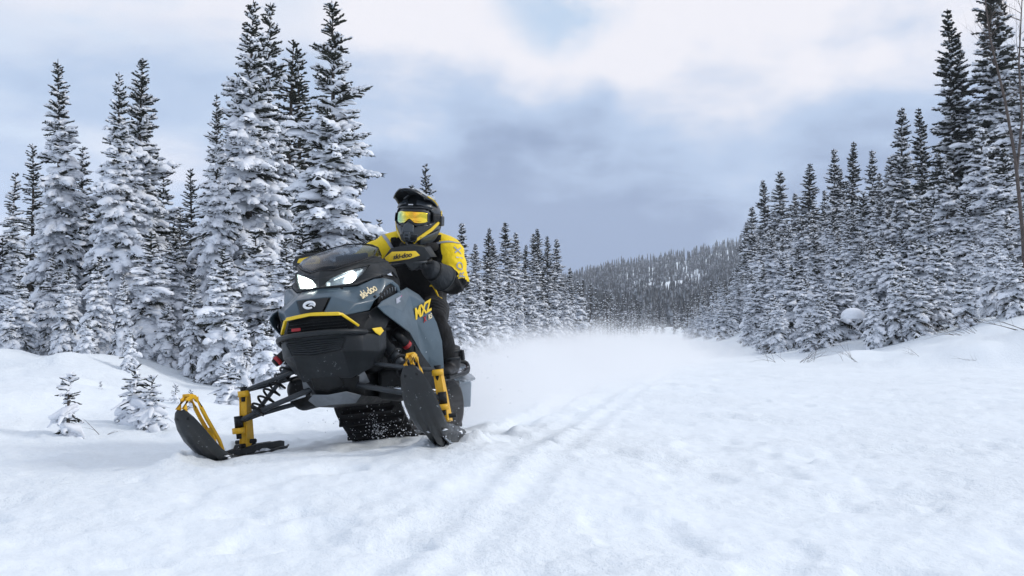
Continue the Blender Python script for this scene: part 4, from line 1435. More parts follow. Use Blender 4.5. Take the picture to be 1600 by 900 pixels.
# ---- windshield
bot = [(.078, 0, .972), (.052, .060, .969), (-.045, .146, 1.001), (-.152, .205, 1.035), (-.24, .222, 1.022)]
top = [(-.41, 0, 1.142), (-.395, .075, 1.134), (-.355, .14, 1.116), (-.30, .188, 1.092), (-.25, .216, 1.045)]
V, F = [], []
rows = 8
for i in range(rows + 1):
    t = i / rows
    for a, c in zip(bot, top):
        p = Vector(a).lerp(Vector(c), t)
        p += Vector((0.035, 0.012 * (1 if a[1] > 0 else 0), 0.022)) * math.sin(math.pi * t) * (1 - 0.8 * a[1] / .22)
        V.append(tuple(p))
for i in range(rows):
    for k in range(4):
        F.append((i * 5 + k, i * 5 + k + 1, (i + 1) * 5 + k + 1, (i + 1) * 5 + k))
ws = poly('windshield', V, F, M['shield'], sled, mirror=True, bevel=0, thick=0.004, smooth=True)
edge = [Vector(p) for p in bot]
tube('windshield_seal', [Vector((p.x, -p.y, p.z)) for p in reversed(edge[1:])] + edge, 0.006, M['black'], ws, 8)
tube('windshield_edge', [Vector((p[0], -p[1], p[2])) for p in reversed(top[1:])] + [Vector(p) for p in top], 0.0035, M['black'], ws, 6)
strip('windshield_rib', [V[1 * 5 + 3], V[4 * 5 + 3], V[7 * 5 + 3]], (0, 1, 0.2), .012, .003, M['grey'], ws, .001)
box('dashboard', (-.46, -.16, .93), (-.28, .16, 1.03), M['black'], sled, .02)
box('gauge', (-.43, -.09, 1.03), (-.40, .09, 1.085), M['black'], sled, .008)

# ---- front fascia, grilles, bumper
fv = [(.285, 0, .752), (.256, .057, .750), (.203, .147, .733), (.083, .235, .747), (-.02, .290, .800), (-.10, .296, .74), (-.03, .270, .66),   # 0..6
      (.05, .252, .640), (.15, .205, .645), (.225, .150, .652), (.255, 0, .655),                                                     # 7..10
      (.235, 0, .735), (.20, .138, .730), (.155, .178, .690), (.165, .165, .662), (.20, 0, .662)]                                                # 11..15
ff = [(0, 1, 2, 12, 11), (2, 3, 13, 12), (3, 8, 14, 13), (3, 4, 5, 6, 7, 8), (9, 10, 15, 14), (8, 9, 14), (11, 12, 13, 14, 15)]
fascia = poly('nose_fascia', fv, ff, M['black'], sled, mirror=True, thick=0.010, bevel=0.003)
for k in range(4):
    z = .672 + k * .015
    strip('grille_slat', [(.213 - .002 * k, -.155 + .006 * k, z), (.226, 0, z + .003), (.213 - .002 * k, .155 - .006 * k, z)], (0, 0, 1), .0035, .012, M['teal_dark'], fascia, .001)
strip('yellow_trim', [(.168, -.195, .680), (.178, -.188, .690), (.222, -.150, .741), (.232, -.138, .747), (.283, 0, .757), (.245, .130, .746), (.232, .142, .741), (.178, .188, .690), (.168, .195, .680)],
      [(.3, .5, .5)] * 3 + [(.2, 0, 1)] * 3 + [(.3, -.5, .5)] * 3, .017, .012, M['yellow'], sled, .003)
box('badge_plate', (.232, -.118, .684), (.240, -.072, .699), M['red'], sled, .002)
poly('reflector', [(.098, .236, .662), (.035, .262, .665), (.022, .270, .645), (.052, .258, .624), (.082, .246, .640)], [(0, 1, 2, 3, 4)], M['yellow'], sled, thick=.006, offset=1.0, bevel=.0015)
poly('reflector', [(.098, -.236, .662), (.035, -.262, .665), (.022, -.270, .645), (.052, -.258, .624), (.082, -.246, .640)], [(4, 3, 2, 1, 0)], M['yellow'], sled, thick=.006, offset=1.0, bevel=.0015)

lv = [(.262, 0, .652), (.232, .150, .648), (.155, .208, .642), (.052, .256, .634), (-.03, .272, .652),       # 0..4
      (.272, 0, .560), (.240, .122, .572), (.165, .205, .560), (.04, .246, .548), (-.06, .255, .560),         # 5..9
      (.185, 0, .445), (.135, .125, .432), (.03, .195, .468), (-.06, .222, .50), (.235, .148, .628), (.268, 0, .634),
      (.262, .02, .60)]
lf = [(0, 1, 14, 15), (1, 2, 7, 6, 14), (2, 3, 8, 7), (3, 4, 9, 8), (5, 6, 11, 10), (6, 7, 12, 11), (7, 8, 12), (8, 9, 13, 12)]
cowl = poly('lower_cowl', lv[:16], lf, M['teal_dark'], sled, mirror=True, thick=.012, bevel=.005)
poly('grille_back', [(.245, 0, .634), (.215, .145, .628), (.222, .120, .574), (.25, 0, .562)], [(0, 1, 2, 3)], M['black'], cowl, mirror=True, bevel=0)
for k in range(6):
    f = (k + .6) / 6.2
    a = Vector((.238, .145, .627)).lerp(Vector((.241, .122, .574)), f)
    c = Vector((.267, 0, .633)).lerp(Vector((.271, 0, .562)), f)
    strip('grille_slat', [(a.x, -a.y, a.z), c, a], (-.35, 0, 1), .0075, .016, M['grey'], cowl, .0015)
strip('grille_rim', [(.243, -.147, .63), (.246, -.124, .573), (.277, 0, .560), (.246, .124, .573), (.243, .147, .63)], (1, 0, 0.2), .006, .007, M['black'], cowl, .0015)
tube('front_bumper', [(-.06, -.262, .60), (.03, -.268, .628), (.12, -.243, .648), (.19, -.205, .657), (.288, -.11, .663), (.308, 0, .665), (.288, .11, .663), (.215, .185, .656), (.17, .207, .652), (.14, .222, .648)],
     0.0125, M['grey'], sled, 14, smooth_path=1)

# ---- belly
bulk = poly('bulkhead', [(.175, 0, .445), (.125, .115, .435), (.02, .16, .44), (-.35, .17, .45), (.10, 0, .33), (.07, .075, .345), (.0, .13, .33), (-.35, .15, .30), (-.35, 0, .30)],
            [(0, 1, 5, 4), (1, 2, 6, 5), (2, 3, 7, 6), (4, 5, 6, 7, 8)], M['black'], sled, mirror=True, bevel=.006)
poly('nose_cup', [(.196, 0, .455), (.17, .075, .452), (.12, .085, .395), (.135, 0, .372)], [(0, 1, 2, 3)], M['black'], sled, mirror=True, thick=.02, offset=1.0, bevel=.01)
for s in (1, -1):
    poly('belly_plate', [(.115, .065 * s, .395), (.055, .165 * s, .458), (.02, .175 * s, .40), (.09, .07 * s, .372)], [(0, 1, 2, 3) if s < 0 else (3, 2, 1, 0)], M['pan'], sled, thick=.006, offset=1.0, bevel=.002)
poly('skid_plate', [(.145, 0, .365), (.12, .085, .372), (.06, .135, .345), (.08, 0, .315), (.05, .10, .31), (-.35, .15, .275), (-.35, 0, .275), (-.35, .17, .30)],
     [(0, 1, 4, 3), (1, 2, 4), (3, 4, 5, 6), (2, 7, 5, 4)], M['pan'], sled, mirror=True, thick=.006, bevel=.003, mats=[M['pan'], M['black']], idx=[0, 0, 1, 1])
for s in (1, -1):
    V, F = [], []
    prof = [(-.02, .16, .30), (-.05, .27, .275), (-.06, .335, .32), (-.05, .345, .41), (-.02, .30, .455), (0, .18, .46)]
    for x, sc in ((-.07, .80), (-.12, 1.0), (-.45, 1.0), (-.55, .9)):
        for p in prof:
            V.append((x + p[0], s * (.24 + (p[1] - .24) * sc), .37 + (p[2] - .37) * sc))
    for i in range(3):
        for k in range(6):
            F.append((i * 6 + k, i * 6 + (k + 1) % 6, (i + 1) * 6 + (k + 1) % 6, (i + 1) * 6 + k))
    F += [tuple(range(6)), tuple(range(18, 24))]
    poly('side_pan', V, F, M['black'], sled, bevel=.02)
box('engine', (-.62, -.21, .44), (-.06, .21, .80), M['black'], sled, .03)
box('airbox', (-.40, -.225, .78), (-.06, .225, .90), M['black'], sled, .02)
box('air_duct', (-.44, -.252, .86), (-.13, .252, .940), M['black'], sled, .02)
for s in (1, -1):
    tube('engine_hose', [(-.10, .20 * s, .60), (-.12, .235 * s, .56), (-.20, .245 * s, .53), (-.27, .22 * s, .55)], .012, M['steel'], sled, 8, smooth_path=2)
    tube('engine_hose', [(-.05, .18 * s, .70), (-.10, .23 * s, .66), (-.20, .24 * s, .66)], .016, M['black'], sled, 8, smooth_path=2)
    for k in range(7):
        a = 2 * math.pi * k / 7
        # toothed clamp ring that glints behind the shock
        p = Vector((-.24, .255 * s, .50)) + Vector((math.cos(a) * .035, 0, math.sin(a) * .035))
        tube('clamp_tooth', [p, p + Vector((math.cos(a) * .014, .004 * s, math.sin(a) * .014))], .0055, M['chrome'], sled, 6)
    tube('clamp_ring', [Vector((-.24, .25 * s, .50)) + Vector((math.cos(a) * .036, 0, math.sin(a) * .036)) for a in np.linspace(0, 6.2832, 19)], .006, M['alu'], sled, 6)
    for x, y, z, q in ((-.15, .21, .47, .018), (-.30, .215, .44, .022), (-.33, .22, .60, .016), (-.10, .215, .43, .014), (-.22, .222, .40, .016), (-.27, .25, .42, .012)):
        box('bracket', (x - q, y * s - q * .6, z - q * .5), (x + q, y * s + q * .6, z + q * .5), M['alu'], sled, .004)

# ---- side panels
for s in (1, -1):
    sv = [(.11, .285, .765), (.05, .29, .792), (-.236, .318, .852), (-.327, .316, .868), (-.395, .360, .826), (-.434, .390, .771), (-.502, .415, .664), (-.536, .425, .567), (-.536, .420, .417), (-.536, .400, .366),
          (-.50, .352, .426), (-.353, .345, .526), (-.238, .335, .625), (.056, .298, .730), (-.02, .314, .770), (-.285, .338, .820), (-.345, .346, .673), (-.47, .362, .480), (-.15, .330, .735)]
    sf = [(0, 1, 14), (1, 2, 15, 18, 14), (2, 3, 15), (3, 4, 5, 15), (15, 5, 6, 16), (6, 7, 8, 17, 16), (8, 9, 17), (9, 10, 11, 16, 17), (11, 12, 18, 16), (16, 18, 15), (12, 13, 14, 18), (13, 0, 14)]
    if s < 0:
        sv = [(x, -y, z) for x, y, z in sv]
        sf = [tuple(reversed(f)) for f in sf]
    sp = poly('side_panel', sv, sf, M['teal'], sled, thick=.01, bevel=.005)
    poly('knee_pad', [(-.405, .352 * s, .828), (-.446, .384 * s, .768), (-.514, .408 * s, .662), (-.548, .418 * s, .567), (-.548, .412 * s, .42), (-.80, .30 * s, .42), (-.80, .27 * s, .60), (-.72, .24 * s, .76), (-.42, .22 * s, .85)],
         [(0, 1, 8), (1, 2, 7, 8), (2, 3, 6, 7), (3, 4, 5, 6)] if s < 0 else [(8, 1, 0), (8, 7, 2, 1), (7, 6, 3, 2), (6, 5, 4, 3)], M['black'], sled, thick=.008, bevel=.004)
    lower = poly('lower_side_panel', [(-.30, .335 * s, .555), (-.353, .348 * s, .520), (-.50, .356 * s, .42), (-.53, .396 * s, .360), (-.55, .40 * s, .30), (-.45, .345 * s, .30), (-.33, .33 * s, .42)],
                 [tuple(range(7)) if s < 0 else tuple(reversed(range(7)))], M['black'], sled, thick=.01, bevel=.003)
    if s > 0:
        e1, e2 = Vector(sv[15]) - Vector(sv[6]), Vector(sv[16]) - Vector(sv[6])
        nn = e1.cross(e2)
        nn = nn if nn.y > 0 else -nn
        nn.normalize()
        c0 = Vector(sv[15]) * .45 + Vector(sv[6]) * .30 + Vector(sv[16]) * .25

        def on(p, lift=.0035):
            p = Vector(p)
            return p - nn * (p - Vector(sv[6])).dot(nn) + nn * lift
        tdir = Vector((-.16, .085, .062))
        lettering("MXZ", M['yellow'], sp, on((-.372, .38, .737), .006), tdir, nn, .082, .30, .030, .95, aspect=.84)
        lettering("X", M['red'], sp, on((-.395, .38, .688)), tdir, nn, .040, .3, .02, aspect=.85)
        lettering("RS", M['decal_cream'], sp, on((-.440, .39, .702)), tdir, nn, .036, .3, .015, aspect=.85)
        n2 = (Vector(sv[2]) - Vector(sv[18])).cross(Vector(sv[14]) - Vector(sv[18]))
        n2 = n2 if n2.y > 0 else -n2
        n2.normalize()
        q = Vector((-.13, .34, .80))
        q = q - n2 * (q - Vector(sv[18])).dot(n2) + n2 * .003
        Bq = basis(q, (-.95, .1, .2), n2)
        poly('decal', [tuple(Bq @ Vector(v)) for v in ((-.05, -.012, 0), (.03, -.012, 0), (.045, .012, 0), (-.035, .012, 0))], [(0, 1, 2, 3)], M['decal_grey'], sp, bevel=0)
        poly('decal', [tuple(Bq @ Vector(v)) for v in ((.034, -.010, 0), (.052, -.010, 0), (.06, .012, 0), (.048, .012, 0))], [(0, 1, 2, 3)], lamp_mat("magenta_decal", (.6, .05, .3), 0.0), sp, bevel=0)


# ---- suspension
def arm(pts, r, name='control_arm'):
    return tube(name, pts, r, M['steel'], sled, 10, smooth_path=1)


def lathe_between(name, a, b_, prof, mtl, parent, sides=16):
    a, b_ = Vector(a), Vector(b_)
    return tube(name, [a.lerp(b_, t) for t, _ in prof], [q for _, q in prof], mtl, parent, sides)


for s in (1, -1):
    if s < 0:
        top_, low_, bot_ = Vector((.0, -.50, .418)), Vector((.03, -.53, .268)), Vector((-.016, -.53, .13))
    else:
        top_, low_, bot_ = Vector((-.06, .505, .425)), Vector((.0, .53, .288)), Vector((-.01, .53, .165))
    arm([low_, (.03, .40 * s, .315 if s < 0 else .318), (.06, .10 * s, .400)], .0140)
    arm([low_, (-.06, .42 * s, .30), (-.28, .10 * s, .350)], .0130)
    arm([top_, (.015, .40 * s, .445), (.02, .20 * s, .492)], .0108)
    arm([top_, (-.05, .42 * s, .430), (-.20, .20 * s, .468)], .0100)
    tube('tie_rod', [(-.10, .12 * s, .378), (-.10, .49 * s, .315)], .0105, M['chrome'], sled, 10)
    tube('ball_joint', [low_ + Vector((0, 0, .028)), low_ + Vector((0, 0, -.03))], .022, M['black'], sled, 12)
    tube('ball_joint', [top_ + Vector((0, 0, .022)), top_ + Vector((0, 0, -.02))], .018, M['black'], sled, 12)
    # spindle: tapered channel with flanges
    sp = strip('spindle', [top_ + Vector((0, 0, -.012)), top_.lerp(bot_, .5) + Vector((-.012, 0, 0)), bot_ + Vector((-.02, 0, 0))], (1, 0, 0), .05, .030, M['yellow_metal'], sled, .005, widths=[.038, .058, .085])
    for dy in (-.017, .017):
        strip('flange', [top_ + Vector((-.004, dy, -.02)), top_.lerp(bot_, .5) + Vector((-.016, dy, 0)), bot_ + Vector((-.022, dy, .005))], (1, 0, 0), .05, .007, M['yellow_metal'], sp, .002, widths=[.050, .070, .094])
    tube('collar', [top_ + Vector((.006, 0, .002)), top_ + Vector((.006, 0, -.028))], .030, M['yellow_metal'], sp, 14)
    tube('collar', [low_ + Vector((.012, 0, -.03)), low_ + Vector((.012, 0, -.058))], .031, M['yellow_metal'], sp, 14)
    tube('bolt', [low_ + Vector((.012, 0, -.056)), low_ + Vector((.012, 0, -.085))], .014, M['black'], sp, 8)
    tube('bolt', [top_ + Vector((.016, 0, -.026)), top_ + Vector((.016, 0, -.052))], .012, M['black'], sp, 8)
    tube('bolt', [bot_ + Vector((-.015, -.055, .03)), bot_ + Vector((-.015, .055, .03))], .011, M['black'], sp, 8)
    # coil-over shock
    u, l = Vector((-.16, .215 * s, .60)), Vector((.03, .44 * s, .298))
    sh = lathe_between('shock', u, l, [(0, .020), (.12, .020), (.13, .027), (.46, .027), (.47, .011), (.93, .011), (.94, .024), (1, .022)], M['steel'], sled)
    d = (l - u).normalized()
    a1 = d.cross(Vector((0, 0, 1))).normalized()
    a2 = d.cross(a1)
    turns, n = 7, 7 * 14
    coil = [u.lerp(l, .18 + .76 * i / n) + (a1 * math.cos(2 * math.pi * turns * i / n) + a2 * math.sin(2 * math.pi * turns * i / n)) * .040 for i in range(n + 1)]
    tube('spring', coil, .0062, M['black'], sh, 7)
    tube('spring_seat', [u.lerp(l, .93), u.lerp(l, .96)], .042, M['black'], sh, 16)
    # piggyback reservoir with a red end
    if s > 0:
        ra, rb = Vector((-.20, .262, .640)), Vector((-.27, .312, .548))
    else:
        ra, rb = Vector((.0, -.215, .615)), Vector((.055, -.300, .540))
    rs = tube('shock_reservoir', [ra, ra.lerp(rb, .75)], .025, M['black'], sled, 14)
    tube('reservoir_cap', [ra.lerp(rb, .74), ra.lerp(rb, .9)], .0255, M['red'], rs, 14)
    tube('reservoir_cap', [ra.lerp(rb, .9), rb], [.024, .020], M['black'], rs, 14)


# ---- skis
def build_ski():
    """ski in its own frame: x forward from the spindle axle, z=0 the running surface"""
    st = [  # x, z, half width, trough depth, keel depth
        (-.40, .024, .058, .004, .000), (-.37, .010, .066, .010, .012), (-.30, .004, .070, .020, .034), (-.10, .000, .072, .024, .040), (.08, .002, .076, .024, .040), (.18, .012, .082, .020, .030),
        (.27, .036, .090, .014, .014), (.35, .078, .096, .010, .005), (.43, .142, .096, .007, .002), (.49, .205, .085, .005, .0), (.53, .258, .064, .003, .0), (.548, .288, .040, .002, .0), (.555, .302, .018, .001, .0)]
    cols = [-1, -.86, -.62, -.52, -.40, -.16, -.07, .07, .16, .40, .52, .62, .86, 1]
    V, F = [], []
    for i, (x, z, w, tr, kd) in enumerate(st):
        w *= .78
        j0, j1 = max(i - 1, 0), min(i + 1, len(st) - 1)
        t = Vector((st[j1][0] - st[j0][0], 0, st[j1][1] - st[j0][1])).normalized()
        n = Vector((-t.z, 0, t.x))
        for c in cols:
            a = abs(c)
            lift = tr * (1.1 if a > .95 else .55 if a > .8 else 0)
            keel = -kd if a < .08 else (-kd * .55 if .5 < a < .55 else (-kd * .1 if a < .18 else 0))
            p = Vector((x, c * w, z)) + n * (lift + keel + .01 * a * a)
            V.append(tuple(p))
    nc = len(cols)
    for i in range(len(st) - 1):
        for k in range(nc - 1):
            F.append((i * nc + k, i * nc + k + 1, (i + 1) * nc + k + 1, (i + 1) * nc + k))
    return V, F


SV, SF = build_ski()


def add_ski(mtx, s):
    bm_v = [tuple(mtx @ Vector(v)) for v in SV]
    ski = poly('ski', bm_v, SF, M['ski'], sled, bevel=0, thick=.009, smooth=True, offset=1.0)
    ski.modifiers['thickness'].offset = 0
    # stiffening ribs and saddle on top
    for dy in (-.032, .032):
        strip('ski_rib', [mtx @ Vector(p) for p in ((-.36, dy, .040), (-.32, dy, .048), (-.05, dy, .058), (.12, dy, .050), (.22, dy, .056))], (0, 0, 1), .04, .012, M['ski'], ski, .003)
    box_pts = [(-.13, -.026, .02), (.13, -.026, .02), (.13, .026, .02), (-.13, .026, .02), (-.07, -.024, .092), (.06, -.024, .092), (.06, .024, .092), (-.07, .024, .092)]
    poly('ski_saddle', [tuple(mtx @ Vector(p)) for p in box_pts], [(0, 3, 2, 1), (4, 5, 6, 7), (0, 1, 5, 4), (1, 2, 6, 5), (2, 3, 7, 6), (3, 0, 4, 7)], M['black'], ski, bevel=.006)
    # handle loop
    path = [(.522, .276), (.537, .310), (.510, .346), (.465, .364), (.430, .348), (.400, .305), (.360, .250), (.310, .190), (.262, .132), (.242, .090), (.230, .045)]
    for dy in (-.016, .016):
        strip('ski_loop', [mtx @ Vector((x, dy * (1.0 if z < .32 else .85), z)) for x, z in path], [tuple(mtx.to_3x3() @ Vector(v)) for v in [(1, 0, 0)] * 2 + [(.5, 0, -1)] * 2 + [(-.2, 0, -1)] + [(-1, 0, -.6)] * 6],
              .020, .012, M['yellow_metal'], ski, .003)
    strip('ski_loop', [mtx @ Vector((.465, -.02, .364)), mtx @ Vector((.465, .02, .364))], (1, 0, .2), .06, .014, M['yellow_metal'], ski, .004)
    strip('ski_loop', [mtx @ Vector((.310, -.02, .190)), mtx @ Vector((.310, .02, .190))], (1, 0, .8), .03, .012, M['yellow_metal'], ski, .004)
    strip('loop_brace', [mtx @ Vector((.310, 0, .190)), mtx @ Vector((.292, 0, .13)), mtx @ Vector((.300, 0, .065))], (1, 0, 0), .014, .03, M['yellow_metal'], ski, .003)
    for dy in (-.036, 0, .036):
        tube('wear_bar', [mtx @ Vector(p) for p in ((-.28, dy, -.034 if dy == 0 else -.018), (-.1, dy, -.041 if dy == 0 else -.024), (.08, dy, -.039 if dy == 0 else -.022), (.19, dy, -.016 if dy == 0 else -.006))], .0045, M['alu'], ski, 6)
    rr_ = np.random.default_rng(5 + s)
    V_, F_ = [], []
    for k in range(26):
        tv, tq, tt = LUMP['mid'][k % 6]
        on_top = k < 14
        c_ = Vector((rr_.uniform(-.30, .16), rr_.uniform(-.05, .05), .034)) if on_top else Vector((rr_.uniform(.24, .34), rr_.uniform(-.06, .07), 0))
        if not on_top:
            c_.z = .03 + (c_.x - .24) * .75 - .010
        q_ = rr_.uniform(.010, .026) * (1 if on_top else .6)
        b0 = len(V_)
        V_ += [tuple(mtx @ (c_ + Vector((v[0] * q_ * 2.4, v[1] * q_, v[2] * q_ * .6)))) for v in tv]
        F_ += [tuple(b0 + i for i in f_) for f_ in list(tq) + list(tt) if len(set(f_)) == len(f_)]
    tag(poly('packed_snow', V_, F_, M['snow_tree'], ski, bevel=0, smooth=True), kind='stuff')
    tube('bolt', [mtx @ Vector((.524, -.032, .268)), mtx @ Vector((.524, .032, .268))], .014, M['black'], ski, 8)
    return ski


T_ = Matrix.Translation
add_ski(T_((-.02, -.535, .062)) @ Matrix.Rotation(rad(-4), 4, 'Z') @ Matrix.Rotation(rad(-1), 4, 'Y'), -1)
add_ski(T_((-.02, .520, .078)) @ Matrix.Rotation(rad(3), 4, 'Z') @ Matrix.Rotation(rad(5), 4, 'X') @ Matrix.Rotation(rad(-10), 4, 'Y'), 1)

# ---- track, tunnel, seat, rear
path = []
for a in np.linspace(rad(100), rad(225), 8):
    path.append((-.56 - .0 + .13 * -math.cos(a) * -1, .30 + .13 * math.sin(a)))
fwd = [(-.62, .435), (-.50, .42), (-.43, .35), (-.43, .27), (-.49, .20), (-.60, .115), (-.72, .035), (-.84, .005), (-1.1, .0), (-1.4, .0), (-1.66, .0), (-1.82, .03), (-1.90, .11), (-1.88, .21), (-1.78, .27), (-1.5, .33), (-1.1, .38), (-.8, .42)]
loop = [Vector((x, 0, z)) for x, z in fwd]
for _ in range(2):
    n_ = []
    for a, c in zip(loop, loop[1:] + loop[:1]):
        n_ += [a.lerp(c, .25), a.lerp(c, .75)]
    loop = n_
V, F = [], []
for i, p in enumerate(loop):
    d = (loop[(i + 1) % len(loop)] - loop[i - 1]).normalized()
    nrm = Vector((-d.z, 0, d.x))
    for off, y in ((0, -.19), (0, .19), (.018, .19), (.018, -.19)):
        q = p + nrm * off
        V.append((q.x, y, q.z))
L_ = len(loop)
for i in range(L_):
    for k in range(4):
        F.append((i * 4 + k, i * 4 + (k + 1) % 4, ((i + 1) % L_) * 4 + (k + 1) % 4, ((i + 1) % L_) * 4 + k))
track = poly('track', V, F, M['rubber'], sled, bevel=.004)
acc = [0.0]
for a, c in zip(loop, loop[1:] + loop[:1]):
    acc.append(acc[-1] + (c - a).length)
lug_me = []
for variant in range(2):
    rows_ = [(-.188, .188)] if variant else [(-.150, .150)]
    V, F = [], []
    for y0, y1 in rows_:
        b0 = len(V)
        V += [(-.008, y0, 0), (.008, y0, 0), (.008, y1, 0), (-.008, y1, 0), (-.005, y0 + .006, .056), (.005, y0 + .006, .056), (.005, y1 - .006, .056), (-.005, y1 - .006, .056)]
        F += [tuple(b0 + i for i in f) for f in ((0, 3, 2, 1), (4, 5, 6, 7), (0, 1, 5, 4), (1, 2, 6, 5), (2, 3, 7, 6), (3, 0, 4, 7))]
    me = bpy.data.meshes.new('track_lug')
    me.from_pydata(V, [], F)
    me.materials.append(M['rubber'])
    lug_me.append(me)
pos, k = 0.0, 0
while pos < acc[-1] - .03:
    i = max(j for j in range(L_) if acc[j] <= pos)
    a, c = loop[i], loop[(i + 1) % L_]
    p = a.lerp(c, (pos - acc[i]) / max(acc[i + 1] - acc[i], 1e-6))
    d = (c - a).normalized()
    out = Vector((-d.z, 0, d.x))
    o = link(bpy.data.objects.new('track_lug', lug_me[k % 2]), track)
    mm = Matrix((d, out.cross(d), out)).transposed().to_4x4()
    mm.translation = p
    o.matrix_local = mm
    if k % 2 == 0:
        for y in (-.095, .095):
            cl = box('track_clip', (-.022, y - .016, -.002), (.022, y + .016, .014), M['chrome'], track, .002)
            cl.matrix_local = mm
    pos += .068
    k += 1
for y in (-.125, .125):
    tube('skid_rail', [(-.60, y, .135), (-.78, y, .06), (-1.0, y, .05), (-1.70, y, .05)], .016, M['steel'], sled, 8)
for x, z, q in ((-1.76, .12, .09), (-1.2, .15, .05), (-.53, .30, .07)):
    for y in (-.10, .10):
        tube('idler_wheel', [(x, y - .014, z), (x, y + .014, z)], q, M['black'], sled, 20)
tun = poly('tunnel', [(-.35, .17, .46), (-.35, .20, .40), (-2.02, .20, .375), (-2.02, .18, .46), (-.35, 0, .46), (-2.02, 0, .46)], [(0, 1, 2, 3), (0, 3, 5, 4)], M['grey'], sled, mirror=True, thick=.006, bevel=.004)
for s in (1, -1):
    y0 = .20 if s > 0 else -.20
    rbv = [(-.62, .20 * s, .355), (-.62, .355 * s, .35), (-1.30, .365 * s, .345), (-1.52, .335 * s, .345), (-1.72, .22 * s, .350), (-1.72, .20 * s, .352)]
    rb = poly('running_board', rbv, [tuple(range(6)) if s < 0 else tuple(reversed(range(6)))], M['alu'], sled, thick=.014, bevel=.003)
    tube('board_rail', [(-.62, .36 * s, .352), (-1.30, .368 * s, .347), (-1.50, .340 * s, .372), (-1.56, .318 * s, .41), (-1.50, .28 * s, .425), (-1.36, .24 * s, .43)], .0135, M['black'], rb, 10, smooth_path=2)
    tube('board_rail', [(-1.02, .25 * s, .335), (-1.30, .31 * s, .352), (-1.50, .33 * s, .375)], .010, M['chrome'], rb, 8)
    for k in range(9):
        x = -.72 - k * .085
        box('board_tooth', (x - .012, .24 * s - .05, .348), (x + .012, .24 * s + .05, .362), M['alu'], rb, .003)
    box('side_lamp', (-1.62, .215 * s - .015, .385), (-1.50, .215 * s + .03 * s + .01, .43), M['tail'] if s > 0 else M['red'], sled, .01)
    poly('snow_guard', [(-1.30, .20 * s, .37), (-1.74, .20 * s, .37), (-1.74, .30 * s, .30), (-1.62, .345 * s, .285), (-1.32, .345 * s, .29)], [(0, 1, 2, 3, 4)], M['alu'], sled, thick=.02, bevel=.008)
tube('rear_bumper', [(-1.6, -.20, .46), (-1.95, -.20, .47), (-2.10, -.16, .48), (-2.14, 0, .485), (-2.10, .16, .48), (-1.95, .20, .47), (-1.6, .20, .46)], .014, M['black'], sled, 10, smooth_path=2)
poly('snow_flap', [(-2.02, -.21, .42), (-2.02, .21, .42), (-2.08, .22, .25), (-2.02, .21, .09), (-2.02, -.21, .09), (-2.08, -.22, .25)], [(0, 1, 2, 5), (5, 2, 3, 4)], M['flap'], sled, thick=.008, bevel=.004)
poly('seat', [(-.80, .10, .80), (-.95, .13, .775), (-1.35, .15, .745), (-1.75, .13, .77), (-1.80, .09, .74), (-.80, .14, .50), (-1.35, .19, .47), (-1.80, .16, .49),
              (-.80, 0, .815), (-.95, 0, .79), (-1.35, 0, .76), (-1.75, 0, .79), (-1.80, 0, .75), (-1.80, 0, .49), (-.80, 0, .50)],
     [(0, 1, 9, 8), (1, 2, 10, 9), (2, 3, 11, 10), (3, 4, 12, 11), (0, 5, 6, 2, 1), (2, 6, 7, 4, 3), (4, 7, 13, 12), (0, 8, 14, 5)], M['seat'], sled, mirror=True, bevel=.02)
box('fuel_tank', (-.86, -.19, .46), (-.44, .19, .84), M['black'], sled, .04)
box('tail_light', (-1.84, -.10, .66), (-1.80, .10, .70), M['tail'], sled, .006)

